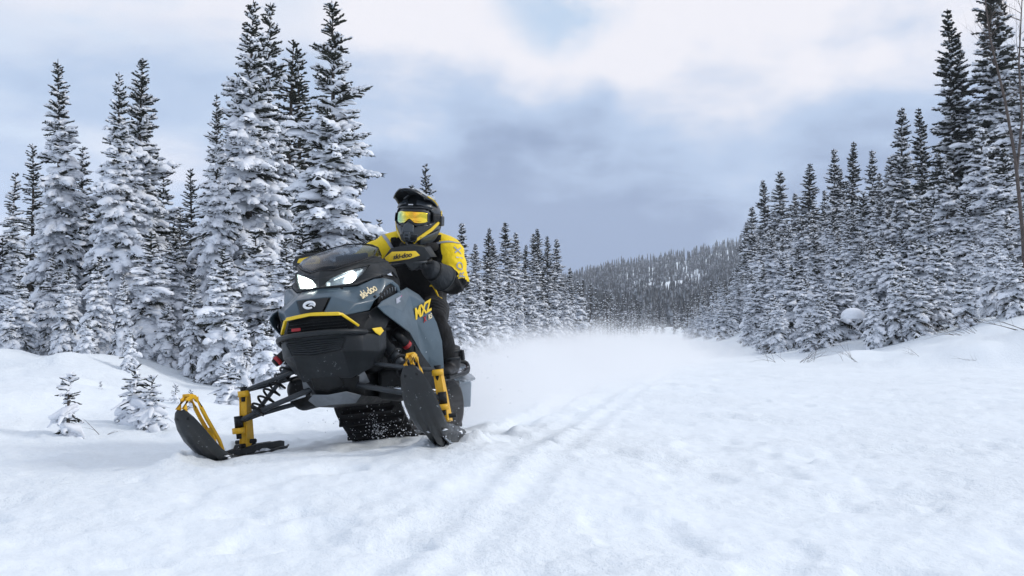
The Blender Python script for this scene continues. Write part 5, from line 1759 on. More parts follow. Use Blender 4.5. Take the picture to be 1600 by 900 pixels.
# ---- steering
gl_ = Vector((-.655, .375, 1.015))
gr_ = Vector((-.575, -.375, 1.062))
mid = Vector((-.60, 0, 1.005))
tube('handlebar', [gl_, gl_.lerp(mid, .45) + Vector((0, 0, .012)), mid + Vector((0, .10, 0)), mid, mid + Vector((0, -.10, 0)), gr_.lerp(mid, .45) + Vector((0, 0, .012)), gr_], .0115, M['steel'], sled, 12, smooth_path=2)
tube('steering_post', [(-.46, 0, .86), (-.60, 0, 1.0)], .03, M['black'], sled, 12)
box('bar_pad', (-.655, -.11, .985), (-.565, .11, 1.045), M['black'], sled, .02)
for s, g in ((1, gl_), (-1, gr_)):
    d = (g - mid).normalized()
    tube('grip', [g - d * .135, g + d * .01], .0165, M['black'], sled, 14)
    tube('brake_lever', [g - d * .20 + Vector((.04, 0, .005)), g - d * .12 + Vector((.085, 0, 0)), g - d * .0 + Vector((.075, 0, -.004))], .006, M['steel'], sled, 8)
    if s > 0:
        g_v = [(-.475, .155, 1.046), (-.482, .192, 1.088), (-.500, .200, 1.102), (-.540, .296, 1.114), (-.582, .368, 1.092), (-.604, .394, 1.036), (-.560, .288, .966), (-.522, .262, 1.012), (-.478, .165, 1.018)]
        rim = [(-.56, .20, 1.105), (-.60, .30, 1.12), (-.655, .385, 1.10), (-.675, .41, 1.04)]
        y_v = [(-.478, .166, 1.050), (-.476, .180, 1.023), (-.516, .292, 1.030), (-.541, .352, 1.045), (-.522, .334, 1.070), (-.480, .212, 1.078)]
    else:
        g_v = [(-.470, -.185, 1.085), (-.478, -.215, 1.118), (-.492, -.235, 1.128), (-.520, -.300, 1.132), (-.545, -.372, 1.122), (-.562, -.404, 1.088), (-.540, -.36, 1.045), (-.505, -.30, 1.030), (-.475, -.20, 1.050)]
        rim = [(-.55, -.235, 1.13), (-.58, -.31, 1.138), (-.63, -.39, 1.125), (-.65, -.42, 1.08)]
        y_v = [(-.472, -.20, 1.088), (-.474, -.205, 1.062), (-.515, -.30, 1.068), (-.538, -.362, 1.088), (-.530, -.345, 1.108), (-.480, -.225, 1.110)]
    vs_ = g_v + rim
    fc = [(0, 1, 8), (1, 2, 7, 8), (2, 3, 7), (3, 4, 6, 7), (4, 5, 6), (2, 9, 10, 3), (3, 10, 11, 4), (4, 11, 12, 5)]
    if s < 0:
        fc = [tuple(reversed(f)) for f in fc]
    hg = poly('handguard', vs_, fc, M['grey'], sled, thick=.006, bevel=.004)
    off = Vector((.012, .0, 0.0))
    yp = poly('handguard_panel', [tuple(Vector(p) + off) for p in y_v], [(0, 1, 5), (1, 2, 4, 5), (2, 3, 4)] if s < 0 else [(5, 1, 0), (5, 4, 2, 1), (4, 3, 2)], M['yellow'], hg, thick=.006, offset=1.0, bevel=.002)
    if s > 0:
        a, b_, c = (Vector(y_v[i]) + off for i in (1, 2, 5))
        nrm = (b_ - a).cross(c - a)
        nrm = nrm if nrm.x > 0 else -nrm
        nrm.normalize()
        cen = (Vector(y_v[1]) + Vector(y_v[2]) + Vector(y_v[4]) + Vector(y_v[5])) / 4 + off + nrm * .0085 + Vector((0, .006, 0))
        lettering("ski-doo", M['decal_black'], hg, cen, b_ - a, nrm, .036, .35, .03, .95)
    else:
        a, b_, c = (Vector(y_v[i]) + off for i in (1, 2, 5))
        nrm = (b_ - a).cross(c - a)
        nrm = nrm if nrm.x > 0 else -nrm
        nrm.normalize()
        cen = (Vector(y_v[1]) + Vector(y_v[2]) + Vector(y_v[4]) + Vector(y_v[5])) / 4 + off + nrm * .0085
        lettering("ski-doo", M['decal_black'], hg, cen, a - b_, nrm, .034, .35, .03, .95)

# ------------------------------------------------------------------ the rider
def suit_mat(name, col, rough=0.75, vary=0.12):
    m, T, b = principled(name)
    co = T.n('ShaderNodeTexCoord').outputs['Object']
    nz = T.noise(co, 9.0, 5.0, 0.6)
    T.put(b.inputs['Base Color'], T.mix(T.smooth(nz, .3, .7), tuple(c * (1 - vary) for c in col), tuple(min(1, c * (1 + vary)) for c in col)))
    b.inputs['Roughness'].default_value = rough
    b.inputs['Specular IOR Level'].default_value = 0.3
    b.inputs['Sheen Weight'].default_value = 0.08
    wr = T.noise(T.vmath('MULTIPLY', co, (1.0, 1.6, 0.7)), 16.0, 4.0, 0.55, 0.6)
    weave = T.noise(co, 700.0, 1.0)
    bn = T.n('ShaderNodeBump', i_Height=T.math('ADD', wr, T.math('MULTIPLY', weave, .05)), i_Strength=0.8, i_Distance=0.014)
    T.put(b.inputs['Normal'], bn.outputs[0])
    return m


M['suit_black'] = suit_mat("black_suit_cloth", (0.0055, 0.0055, 0.006), 0.85)
M['suit_yellow'] = suit_mat("yellow_suit_cloth", (0.93, 0.66, 0.012), 0.65, 0.06)
M['glove'] = suit_mat("dark_grey_glove", (0.022, 0.026, 0.030), 0.65, 0.2)
M['helmet'] = mat("helmet_graphite", (0.012, 0.015, 0.018), 0.35, vary=0.25, scale=9, coat=0.3)
M['helmet_grey'] = mat("helmet_grey_panel", (0.045, 0.055, 0.065), 0.4, vary=0.15, scale=9, coat=0.2)
M['helmet_pale'] = mat("helmet_pale_panel", (0.38, 0.41, 0.45), 0.3, vary=0.1, scale=9, coat=0.4)
M['boot'] = mat("boot_leather", (0.008, 0.008, 0.009), 0.55, bump=.3, dust=.3)

m, T, b = principled("mirrored_goggle_lens")
co = T.n('ShaderNodeTexCoord').outputs['Object']
sy = T.n('ShaderNodeSeparateXYZ', i_0=co)
r_ = T.n('ShaderNodeValToRGB')
T.put(r_.inputs[0], T.smooth(T.math('ADD', sy.outputs[1], T.math('MULTIPLY', sy.outputs[2], .25)), -0.085, 0.085))
els = r_.color_ramp.elements
els[0].position, els[0].color = 0.0, (0.55, 0.85, 0.50, 1)
els[1].position, els[1].color = 1.0, (1.0, 0.76, 0.08, 1)
for p, c in ((0.20, (0.95, 0.88, 0.25, 1)), (0.38, (1.0, 0.66, 0.05, 1)), (0.78, (1.0, 0.50, 0.06, 1))):
    e = els.new(p)
    e.color = c
T.put(b.inputs['Base Color'], r_.outputs[0])
b.inputs['Metallic'].default_value = 1.0
b.inputs['Roughness'].default_value = 0.12
M['goggle'] = m


def tube_geo(pts, radii, sides=16, flat=None):
    """closed capsule-like tube; radii scalar or (a, b) per point"""
    pts = [Vector(p) for p in pts]
    V, F = [], []
    fr_ = ring_frames(pts)
    for i, (p, s, u, d) in enumerate(fr_):
        ra, rb = radii[i] if isinstance(radii[i], (tuple, list)) else (radii[i], radii[i])
        for k in range(sides):
            a = 2 * math.pi * k / sides
            V.append(tuple(p + s * math.cos(a) * ra + u * math.sin(a) * rb))
    n = len(pts)
    for i in range(n - 1):
        for k in range(sides):
            F.append((i * sides + k, i * sides + (k + 1) % sides, (i + 1) * sides + (k + 1) % sides, (i + 1) * sides + k))
    for end, i in ((-1, 0), (1, n - 1)):
        p, s, u, d = fr_[i]
        ra = radii[i] if not isinstance(radii[i], (tuple, list)) else min(radii[i])
        c = len(V)
        V.append(tuple(p + d * end * ra * 0.55))
        for k in range(sides):
            a_, b_ = i * sides + k, i * sides + (k + 1) % sides
            F.append((c, b_, a_) if end < 0 else (c, a_, b_))
    return V, F


def path_smooth(pts, radii, n=2):
    P = [Vector(p) for p in pts]
    R_ = [Vector(r if isinstance(r, (tuple, list)) else (r, r)) for r in radii]
    for _ in range(n):
        p2, r2 = [P[0]], [R_[0]]
        for a, c, x, y in zip(P, P[1:], R_, R_[1:]):
            p2 += [a.lerp(c, .25), a.lerp(c, .75)]
            r2 += [x.lerp(y, .25), x.lerp(y, .75)]
        P, R_ = p2 + [P[-1]], r2 + [R_[-1]]
    return P, [tuple(r) for r in R_]


def fused(name, tubes, voxel, smooth_iter, parent):
    """union of tubes turned into one continuous skin"""
    V, F = [], []
    for pts, radii in tubes:
        v, f = tube_geo(*path_smooth(pts, radii))
        b0 = len(V)
        V += v
        F += [tuple(b0 + i for i in q) for q in f]
    me = bpy.data.meshes.new(name)
    me.from_pydata(V, [], F)
    tmp = bpy.data.objects.new(name + '_raw', me)
    COL.objects.link(tmp)
    rm = tmp.modifiers.new('fuse', 'REMESH')
    rm.mode = 'VOXEL'
    rm.voxel_size = voxel
    sm = tmp.modifiers.new('smooth', 'SMOOTH')
    sm.factor = 0.5
    sm.iterations = smooth_iter
    dg = bpy.context.evaluated_depsgraph_get()
    out = bpy.data.meshes.new_from_object(tmp.evaluated_get(dg))
    bpy.data.objects.remove(tmp)
    out.name = name
    o = bpy.data.objects.new(name, out)
    link(o, parent)
    out.polygons.foreach_set('use_smooth', [True] * len(out.polygons))
    return o


HIP = Vector((-1.14, .16, .80))
SH_L, EL_L, WR_L = Vector((-.95, .405, 1.110)), Vector((-.86, .452, .875)), Vector((-.675, .365, .975))
SH_R, EL_R, WR_R = Vector((-.95, .075, 1.155)), Vector((-.84, -.215, 1.01)), Vector((-.64, -.330, 1.035))
body = fused('person', [
    ([(-1.20, .14, .76), (-1.14, .16, .84), (-1.09, .185, .95), (-1.02, .215, 1.06), (-.97, .235, 1.13), (-.93, .25, 1.19)], [(.155, .17), (.165, .15), (.165, .14), (.175, .135), (.155, .115), (.085, .085)]),
    ([(-.95, .245, 1.15), (-.87, .268, 1.245)], [.082, .070]),
    ([(-.96, .27, 1.13), tuple(SH_L), tuple(SH_L.lerp(EL_L, .45) + Vector((0, .012, 0))), tuple(EL_L), ], [(.10, .10), .098, .090, .080]),
    ([tuple(EL_L + Vector((-.01, .005, .02))), tuple(EL_L.lerp(WR_L, .45)), tuple(WR_L)], [.078, .068, .048]),
    ([(-.96, .21, 1.13), tuple(SH_R), tuple(SH_R.lerp(EL_R, .45)), tuple(EL_R)], [(.10, .10), .095, .086, .076]),
    ([tuple(EL_R), tuple(EL_R.lerp(WR_R, .45)), tuple(WR_R)], [.075, .064, .046]),
    ([(-1.18, .20, .76), (-1.00, .275, .745), (-.82, .315, .675)], [.122, .100, .076]),
    ([(-.82, .315, .685), (-.87, .335, .60), (-.95, .345, .47), (-.97, .34, .42)], [.076, .074, .066, .058]),
    ([(-1.18, .08, .76), (-1.00, -.12, .765), (-.80, -.25, .70)], [.125, .108, .086]),
    ([(-.80, -.25, .71), (-.86, -.28, .60), (-.95, -.29, .47), (-.97, -.29, .42)], [.084, .080, .066, .058]),
], 0.0115, 5, None)
bme = body.data
n = len(bme.vertices)
co = np.empty(n * 3)
bme.vertices.foreach_get('co', co)
co = co.reshape(-1, 3)
no = np.empty(n * 3)
bme.vertices.foreach_get('normal', no)
no = no.reshape(-1, 3)


def seg_t(p, a, b_):
    a, b_ = np.array(a), np.array(b_)
    d = b_ - a
    t = np.clip(((p - a) @ d) / (d @ d), 0, 1)
    return t, np.linalg.norm(p - (a + t[:, None] * d), axis=1)


# cloth folds: soft lumps plus tight creases round the elbows and waist
fold = 0.008 * fbm(co[:, 0] * 7 + co[:, 2] * 5, co[:, 1] * 7 - co[:, 2] * 4, 3)
for e, axis in ((EL_L, (WR_L - SH_L)), (EL_R, (WR_R - SH_R))):
    d_ = np.linalg.norm(co - np.array(e), axis=1)
    u_ = (co - np.array(e)) @ np.array(axis.normalized())
    fold += 0.008 * np.exp(-(d_ / .13) ** 2) * np.sin(u_ * 150 + 3 * fbm(co[:, 1] * 9, co[:, 2] * 9, 2))
for a_, b_ in ((SH_L, EL_L), (SH_R, EL_R)):
    t_, d_ = seg_t(co, a_, b_)
    fold += 0.007 * np.exp(-(d_ / .13) ** 2) * np.sin(t_ * 17 + 5 * fbm(co[:, 0] * 6, co[:, 1] * 6 + co[:, 2] * 5, 2))
co = co + no * fold[:, None]
bme.vertices.foreach_set('co', co.ravel())
bme.materials.append(M['suit_black'])
bme.materials.append(M['suit_yellow'])
fc = np.empty(len(bme.polygons) * 3)
bme.polygons.foreach_get('center', fc)
fc = fc.reshape(-1, 3)
segs = {'torso': ((-1.14, .16, .8), (-.93, .25, 1.17)), 'uL': (SH_L, EL_L), 'fL': (EL_L, WR_L), 'uR': (SH_R, EL_R), 'fR': (EL_R, WR_R), 'leg': ((-1.1, .25, .76), (-.8, .34, .70))}
dist = {k: seg_t(fc, *v) for k, v in segs.items()}
rad_of = {'torso': .15, 'uL': .09, 'fL': .07, 'uR': .088, 'fR': .068, 'leg': .11}
names = list(segs)
near = np.argmin(np.stack([dist[k][1] / rad_of[k] for k in names]), 0)
near = np.array(names)[near]
tL, tR = dist['uL'][0], dist['uR'][0]
yel = np.zeros(len(fc), bool)
inner = (fc - np.array(EL_L)) @ np.array((.75, -.55, -.2))       # towards the front inside of the elbow
yel |= (near == 'uL') & (inner < .060 + .16 * (1 - tL)) & (tL < .97)
yel |= (near == 'fL') & (dist['fL'][0] < .20) & (inner < -.01)
yel |= (near == 'uR') & (tR < .9)
yoke = (fc[:, 2] - 1.135) - .55 * (fc[:, 0] + .93)
yel |= (near == 'torso') & (yoke > .030)
yel &= ~((near == 'uL') & (fc[:, 0] > SH_L.x + .045) & (fc[:, 1] < SH_L.y - .005) & (tL > .02))
yel &= np.linalg.norm(fc - np.array((-.90, .26, 1.215)), axis=1) > .088
bme.polygons.foreach_set('material_index', yel.astype(np.int32))
bme.update()
body.matrix_world = V_MAT
tag(body, "person in yellow and black snow suit and dark motocross helmet crouching over the snowmobile handlebar", 'person')

from mathutils.bvhtree import BVHTree
bvh = BVHTree.FromPolygons([tuple(v) for v in co], [tuple(p.vertices) for p in bme.polygons])


def hug(name, grid, mtl, lift=0.004, parent=body, thick=0.0025):
    """strip of cloth trim laid on the suit: grid of rough points pulled onto the surface"""
    V, F = [], []
    nr, nc = len(grid), len(grid[0])
    for row in grid:
        for p in row:
            loc, nrm, _i, _d = bvh.find_nearest(Vector(p))
            V.append(tuple(loc + nrm * lift))
    for i in range(nr - 1):
        for k in range(nc - 1):
            F.append((i * nc + k, i * nc + k + 1, (i + 1) * nc + k + 1, (i + 1) * nc + k))
    return poly(name, V, F, mtl, parent, bevel=0, thick=thick, smooth=True, offset=0)


def arm_ring(a, b_, t0, t1, a0, a1, r=0.11, nseg=14):
    a, b_ = Vector(a), Vector(b_)
    d = (b_ - a).normalized()
    f = Vector((1, 0, 0))
    f = (f - d * f.dot(d)).normalized()
    s = d.cross(f)
    g = []
    for i in range(nseg):
        an = a0 + (a1 - a0) * i / (nseg - 1)
        g.append([a.lerp(b_, t) + (f * math.cos(an) + s * math.sin(an)) * r for t in (t0, t1)])
    return g


hug('reflective_stripe', arm_ring(SH_L, EL_L, .00, .055, rad(-70), rad(110)), M['decal_grey'])
hug('reflective_stripe', arm_ring(SH_R, EL_R, .02, .075, rad(-110), rad(70)), M['decal_grey'])
hug('pocket_zip', [[(-1.00, .26 + .02 * i, .90 - .008 * i + (0.02 if i < 2 else 0)), (-1.00, .26 + .02 * i, .885 - .008 * i + (0.02 if i < 2 else 0))] for i in range(6)], M['yellow'])
# sleeve letters, reading up the arm
d_arm = (SH_L - EL_L).normalized()
base_pt = SH_L.lerp(EL_L, .42)
view = (V_MAT.inverted() @ Vector((0, 0, CAM_H)) - base_pt).normalized()
side_n = (view * .72 + Vector((0, 1, 0)) * .70).normalized()
tx = lettering("RO1X", M['decal_grey'], body, (0, 0, 0), (1, 0, 0), (0, 0, 1), .062, 0.0, .012, 1.25, depth=0.0005)
Bm = basis(base_pt + side_n * .10, d_arm, side_n)
tx.matrix_local = Matrix.Identity(4)
for v in tx.data.vertices:
    p = Bm @ v.co
    hit = bvh.ray_cast(p + side_n * .05, -side_n)
    v.co = (hit[0] + hit[1] * (.003 + (0.001 if v.co.z > 0 else 0))) if hit[0] else p

# ---- gloves: palm, four fingers and thumb closed round each grip, with a gauntlet
for s, g, wr, el, nm in ((1, gl_, WR_L, EL_L, 'L'), (-1, gr_, WR_R, EL_R, 'R')):
    d = (g - mid).normalized()
    C = g - d * .07
    u = Vector((0, 0, 1))
    u = (u - d * u.dot(d)).normalized()
    f = d.cross(u) if d.cross(u).x > 0 else -d.cross(u)
    tubes = []
    hand_c = C - f * .035 + u * .022
    tubes.append(([tuple(wr.lerp(el, -.05)), tuple(hand_c - f * .012), tuple(C + u * .030)], [(.036, .030), (.046, .026), (.044, .020)]))
    for k in range(4):
        q = C + d * (-.034 + .0225 * k)
        ln = (.92, 1.05, 1.0, .85)[k]
        tubes.append(([tuple(q - f * .014 + u * .034), tuple(q + f * (.026 * ln) + u * .026), tuple(q + f * (.036 * ln) - u * .004), tuple(q + f * .022 - u * .028), tuple(q - f * .004 - u * .030 * ln)],
                      [.0125, .0120, .0112, .0105, .0090]))
    q = C - d * .045
    tubes.append(([tuple(hand_c - d * .030 - u * .012), tuple(q - f * .012 - u * .018), tuple(q + f * .018 - u * .022), tuple(q + f * .034 - u * .008)], [.017, .014, .0125, .010]))
    gd = (el - wr).normalized()
    tubes.append(([tuple(wr - gd * .02), tuple(wr + gd * .05), tuple(wr + gd * .10), tuple(wr + gd * .125)], [.050, .064, .076, .079]))
    go = fused('glove', tubes, 0.0055, 3, body)
    go.data.materials.clear()
    go.data.materials.append(M['glove'])
    ring = ring_frames([wr + gd * .115, wr + gd * .135])
    tube('cuff_trim', [wr + gd * .118, wr + gd * .130], .0805, M['grey'], go, 20)
    tube('wrist_strap', [wr + gd * .018, wr + gd * .040], .0610, M['black'], go, 20)

# ---- boots
for y in (.345, -.29):
    bt = fused('boot', [([(-.965, y, .52), (-.97, y, .44), (-.965, y, .395)], [.078, .072, .062]), ([(-1.00, y, .395), (-.90, y, .390), (-.80, y, .382)], [(.052, .045), (.054, .042), (.046, .030)])], 0.009, 3, body)
    bt.data.materials.clear()
    bt.data.materials.append(M['boot'])
    for z in (.45, .49):
        tube('boot_strap', [(-.968, y, z), (-.968, y, z + .014)], .083, M['grey'], bt, 18)
    box('boot_buckle', (-.985, y + (.078 if y > 0 else -.096), .44), (-.945, y + (.096 if y > 0 else -.078), .50), M['black'], bt, .005)
    box('boot_sole', (-1.055, y - .05, .345), (-.755, y + .05, .365), M['black'], bt, .006)

# ---- helmet, in its own frame (x forward, y to the wearer's left, z up)
head_w = w_of(-.815, .292, 1.277)
to_cam = Vector((0, 0, CAM_H)) - head_w
yaw = math.atan2(to_cam.y, to_cam.x) - rad(21)
fwd_ = Vector((math.cos(yaw), math.sin(yaw), -.07)).normalized()
up_ = Vector((.055, -.02, 1))
up_ = (up_ - fwd_ * up_.dot(fwd_)).normalized()
lf_ = up_.cross(fwd_)
HM = Matrix((fwd_, lf_, up_)).transposed().to_4x4()
HM.translation = head_w
HL = V_MAT.inverted() @ HM @ Matrix.Scale(1.07, 4)


def shell(phi, th, lift=0.0):
    """point on the helmet outside for azimuth phi (0 = face, + = wearer's left) and elevation th"""
    cx_, sx_ = math.cos(th), math.sin(th)
    rx, ry, rz = .148, .121, .148
    x, y, z = rx * cx_ * math.cos(phi), ry * cx_ * math.sin(phi), rz * sx_
    c = max(0.0, math.cos(phi))
    low_ = max(0.0, min(1.0, (-th - rad(4)) / rad(34)))
    x += (.052 * c ** 2) * low_ ** 1.2                     # chin bar
    if th < 0:
        y *= 1 - .16 * c * low_
        z -= .010 * low_ * c
    if math.cos(phi) < 0:                                     # nape
        x *= 1.0 - .04 * low_
    ridge = .006 * math.exp(-((abs(phi) - rad(28)) / .12) ** 2) * max(0, math.sin(th)) if th > 0 else 0
    p = Vector((x, y, z))
    return p + p.normalized() * (lift + ridge)


hel = empty('helmet')
hel.parent = body
hel.matrix_local = HL
nphi, nth = 96, 60
V, idx = [], {}
F = []
ths = [rad(-66) + (rad(90) - rad(-66)) * j / (nth - 1) for j in range(nth)]
for j, th in enumerate(ths):
    for i in range(nphi):
        V.append(tuple(shell(2 * math.pi * i / nphi, th)))
for j in range(nth - 1):
    for i in range(nphi):
        ph = (i + .5) / nphi * 2 * math.pi
        ph = ph - 2 * math.pi if ph > math.pi else ph
        th = (ths[j] + ths[j + 1]) / 2
        top_l, bot_l = rad(25), rad(-13) - rad(6) * max(0, 1 - abs(ph) / .5)
        mid_, half = (top_l + bot_l) / 2, (top_l - bot_l) / 2
        if (abs(ph) / rad(66)) ** 3.2 + (abs(th - mid_) / half) ** 3.2 < 1:
            continue
        F.append((j * nphi + i, j * nphi + (i + 1) % nphi, (j + 1) * nphi + (i + 1) % nphi, (j + 1) * nphi + i))
bm = bmesh.new()
bv = [bm.verts.new(v) for v in V]
for f_ in F:
    if len(set(f_)) > 2:
        bm.faces.new([bv[i] for i in f_])
bmesh.ops.remove_doubles(bm, verts=bm.verts, dist=1e-5)
bmesh.ops.delete(bm, geom=[v for v in bm.verts if not v.link_faces], context='VERTS')
bmesh.ops.recalc_face_normals(bm, faces=bm.faces)
me = bpy.data.meshes.new('helmet_shell')
bm.to_mesh(me)
bm.free()
me.materials.append(M['helmet'])
sh_o = link(bpy.data.objects.new('helmet_shell', me), hel)
finish(sh_o, thick=.012, smooth=True)


def patch(name, p0, p1, t0, t1, lift, mtl, nu=16, nv=8, thick=.004, shape=None, sub=None):
    V, F = [], []
    for j in range(nv):
        for i in range(nu):
            a, c = i / (nu - 1), j / (nv - 1)
            ph, th = p0 + (p1 - p0) * a, t0 + (t1 - t0) * c
            if shape:
                ph, th = shape(a, c, ph, th)
            V.append(tuple(shell(ph, th, lift if not callable(lift) else lift(a, c))))
    for j in range(nv - 1):
        for i in range(nu - 1):
            F.append((j * nu + i, j * nu + i + 1, (j + 1) * nu + i + 1, (j + 1) * nu + i))
    return poly(name, V, F, mtl, sub or hel, bevel=0, thick=thick, smooth=True, offset=0)


# goggles: frame and mirrored lens set into the eye port, strap round the shell
gog = empty('goggles')
gog.parent = body
gog.matrix_local = HL


def gshape(a, c, ph, th):
    e = abs(2 * a - 1)
    nose = max(0, 1 - e / .30) * (1 - c) * rad(9)
    sq = 1 - .30 * e ** 5
    m_ = rad(5)
    return ph, m_ + (th - m_) * sq + nose


patch('goggle_frame', rad(-60), rad(60), rad(-16), rad(26), -.016, M['helmet'], 28, 12, .012, gshape, gog)
patch('goggle_lens', rad(-47), rad(47), rad(-8.5), rad(16.5), -.0055, M['goggle'], 30, 12, .004, gshape, gog)
for sgn in (1, -1):
    patch('goggle_strap', sgn * rad(60), sgn * rad(176), rad(-4), rad(13), .004, M['black'], 22, 4, .004, None, gog)
nose_g = patch('nose_guard', rad(-20), rad(20), rad(-27), rad(-12), .002, M['helmet_grey'], 10, 5, .006, lambda a, c, ph, th: (ph * (1 - .3 * c), th + rad(6) * (1 - abs(2 * a - 1)) * c), gog)

# yellow cheek stripes, grey panels and chin vents
for sgn in (1, -1):
    strip('cheek_stripe', [shell(sgn * rad(p), rad(t), .004) for p, t in ((112, 20), (95, 9), (78, -6), (62, -19), (46, -31), (31, -42), (22, -52))],
          [tuple(Vector((.3, 0, 1))) for _ in range(7)], .017, .006, M['yellow'], hel, .002, widths=[.010, .016, .019, .019, .018, .016, .012])
    patch('jaw_panel', sgn * rad(40), sgn * rad(92), rad(-58), rad(-27), .005, M['helmet_grey'], 12, 6, .005, lambda a, c, ph, th: (ph, th + rad(16) * (a - .5) * 1.1))
    patch('chin_vent', sgn * rad(11), sgn * rad(30), rad(-46), rad(-26), .004, M['black'], 8, 6, .005, lambda a, c, ph, th: (ph, th - rad(5) * a))
    strip('vent_rim', [shell(sgn * rad(p), rad(t), .007) for p, t in ((12, -28), (30, -30), (31, -42), (14, -46), (10, -38), (12, -28))], (1, 0, 0), .006, .005, M['helmet_grey'], hel, .001)
    box('strap_outrigger', (-.035, sgn * .123 - .012, -.03), (.01, sgn * .123 + .012, .025), M['helmet'], hel, .006)
    patch('brow_panel', sgn * rad(16), sgn * rad(62), rad(31), rad(42), .004, M['helmet_grey'], 12, 5, .005, lambda a, c, ph, th: (ph, th - rad(8) * a))
    patch('crown_stripe', sgn * rad(40), sgn * rad(150), rad(46), rad(60), .004, M['helmet_pale'], 20, 5, .004)
patch('mouth_grille', rad(-9), rad(9), rad(-48), rad(-25), .006, M['helmet_grey'], 6, 7, .006)
for k in range(3):
    strip('mouth_slot', [shell(rad(-6), rad(-30 - 6 * k), .011), shell(rad(6), rad(-30 - 6 * k), .011)], (0, 0, 1), .006, .004, M['black'], hel, .001)
strip('brow_mark', [shell(rad(p), rad(30), .004) for p in (-7, 0, 7)], (0, 0, 1), .005, .003, M['decal_white'], hel, 0)

# peak
V, F = [], []
nu, nv = 17, 9
for j in range(nv):
    v_ = j / (nv - 1)
    for i in range(nu):
        q = 2 * i / (nu - 1) - 1
        w_ = .112 - .016 * v_ ** 2
        x = .035 + .185 * v_ - .050 * abs(q) ** 2.4 * v_ - .025 * q * q
        z = .138 + .046 * v_ - .070 * q * q * (1 - .30 * v_) - .028 * v_ ** 3 - .006 * math.cos(q * 9) * (1 - v_) * .5
        V.append((x, q * w_, z))
for j in range(nv - 1):
    for i in range(nu - 1):
        F.append((j * nu + i, j * nu + i + 1, (j + 1) * nu + i + 1, (j + 1) * nu + i))
peak = poly('peak', V, F, M['helmet'], hel, bevel=0, thick=.007, smooth=True)


def pk(u0, u1, v0, v1, up):
    out, f2 = [], []
    for j in range(8):
        for i in range(6):
            uu, vv = u0 + (u1 - u0) * i / 5, v0 + (v1 - v0) * j / 7
            a, c = uu * (nu - 1), vv * (nv - 1)
            i0, j0 = min(int(a), nu - 2), min(int(c), nv - 2)
            p = Vector(V[j0 * nu + i0]).lerp(Vector(V[j0 * nu + i0 + 1]), a - i0).lerp(Vector(V[(j0 + 1) * nu + i0]).lerp(Vector(V[(j0 + 1) * nu + i0 + 1]), a - i0), c - j0)
            out.append(tuple(p + Vector((0, 0, up))))
    for j in range(7):
        for i in range(5):
            f2.append((j * 6 + i, j * 6 + i + 1, (j + 1) * 6 + i + 1, (j + 1) * 6 + i))
    return out, f2


poly('peak_underpanel', *pk(.36, .64, .15, .92, -.0095), M['helmet_grey'], peak, bevel=0, thick=.003, smooth=True)
for u0, u1 in ((.70, .96), (.04, .30)):
    poly('peak_panel', *pk(u0, u1, .04, .90, .0075), M['helmet_pale'], peak, bevel=0, thick=.003, smooth=True)
for u0, u1 in ((.96, 1.0), (0.0, .04)):
    poly('peak_edge', *pk(u0, u1, .02, .80, .008), M['yellow'], peak, bevel=0, thick=.005, smooth=True)
tube('neck_roll', [Vector((-.02 + .085 * math.cos(a), .085 * math.sin(a), -.142)) for a in np.linspace(0, 6.2832, 25)], .024, M['suit_black'], hel, 10)

# ------------------------------------------------------------------ snow dust thrown up behind the track
def spray_axis(y):
    return V_LOC.x + math.tan(V_YAW) * (y - V_LOC.y) + 0.010 * (y - 5) ** 1.2


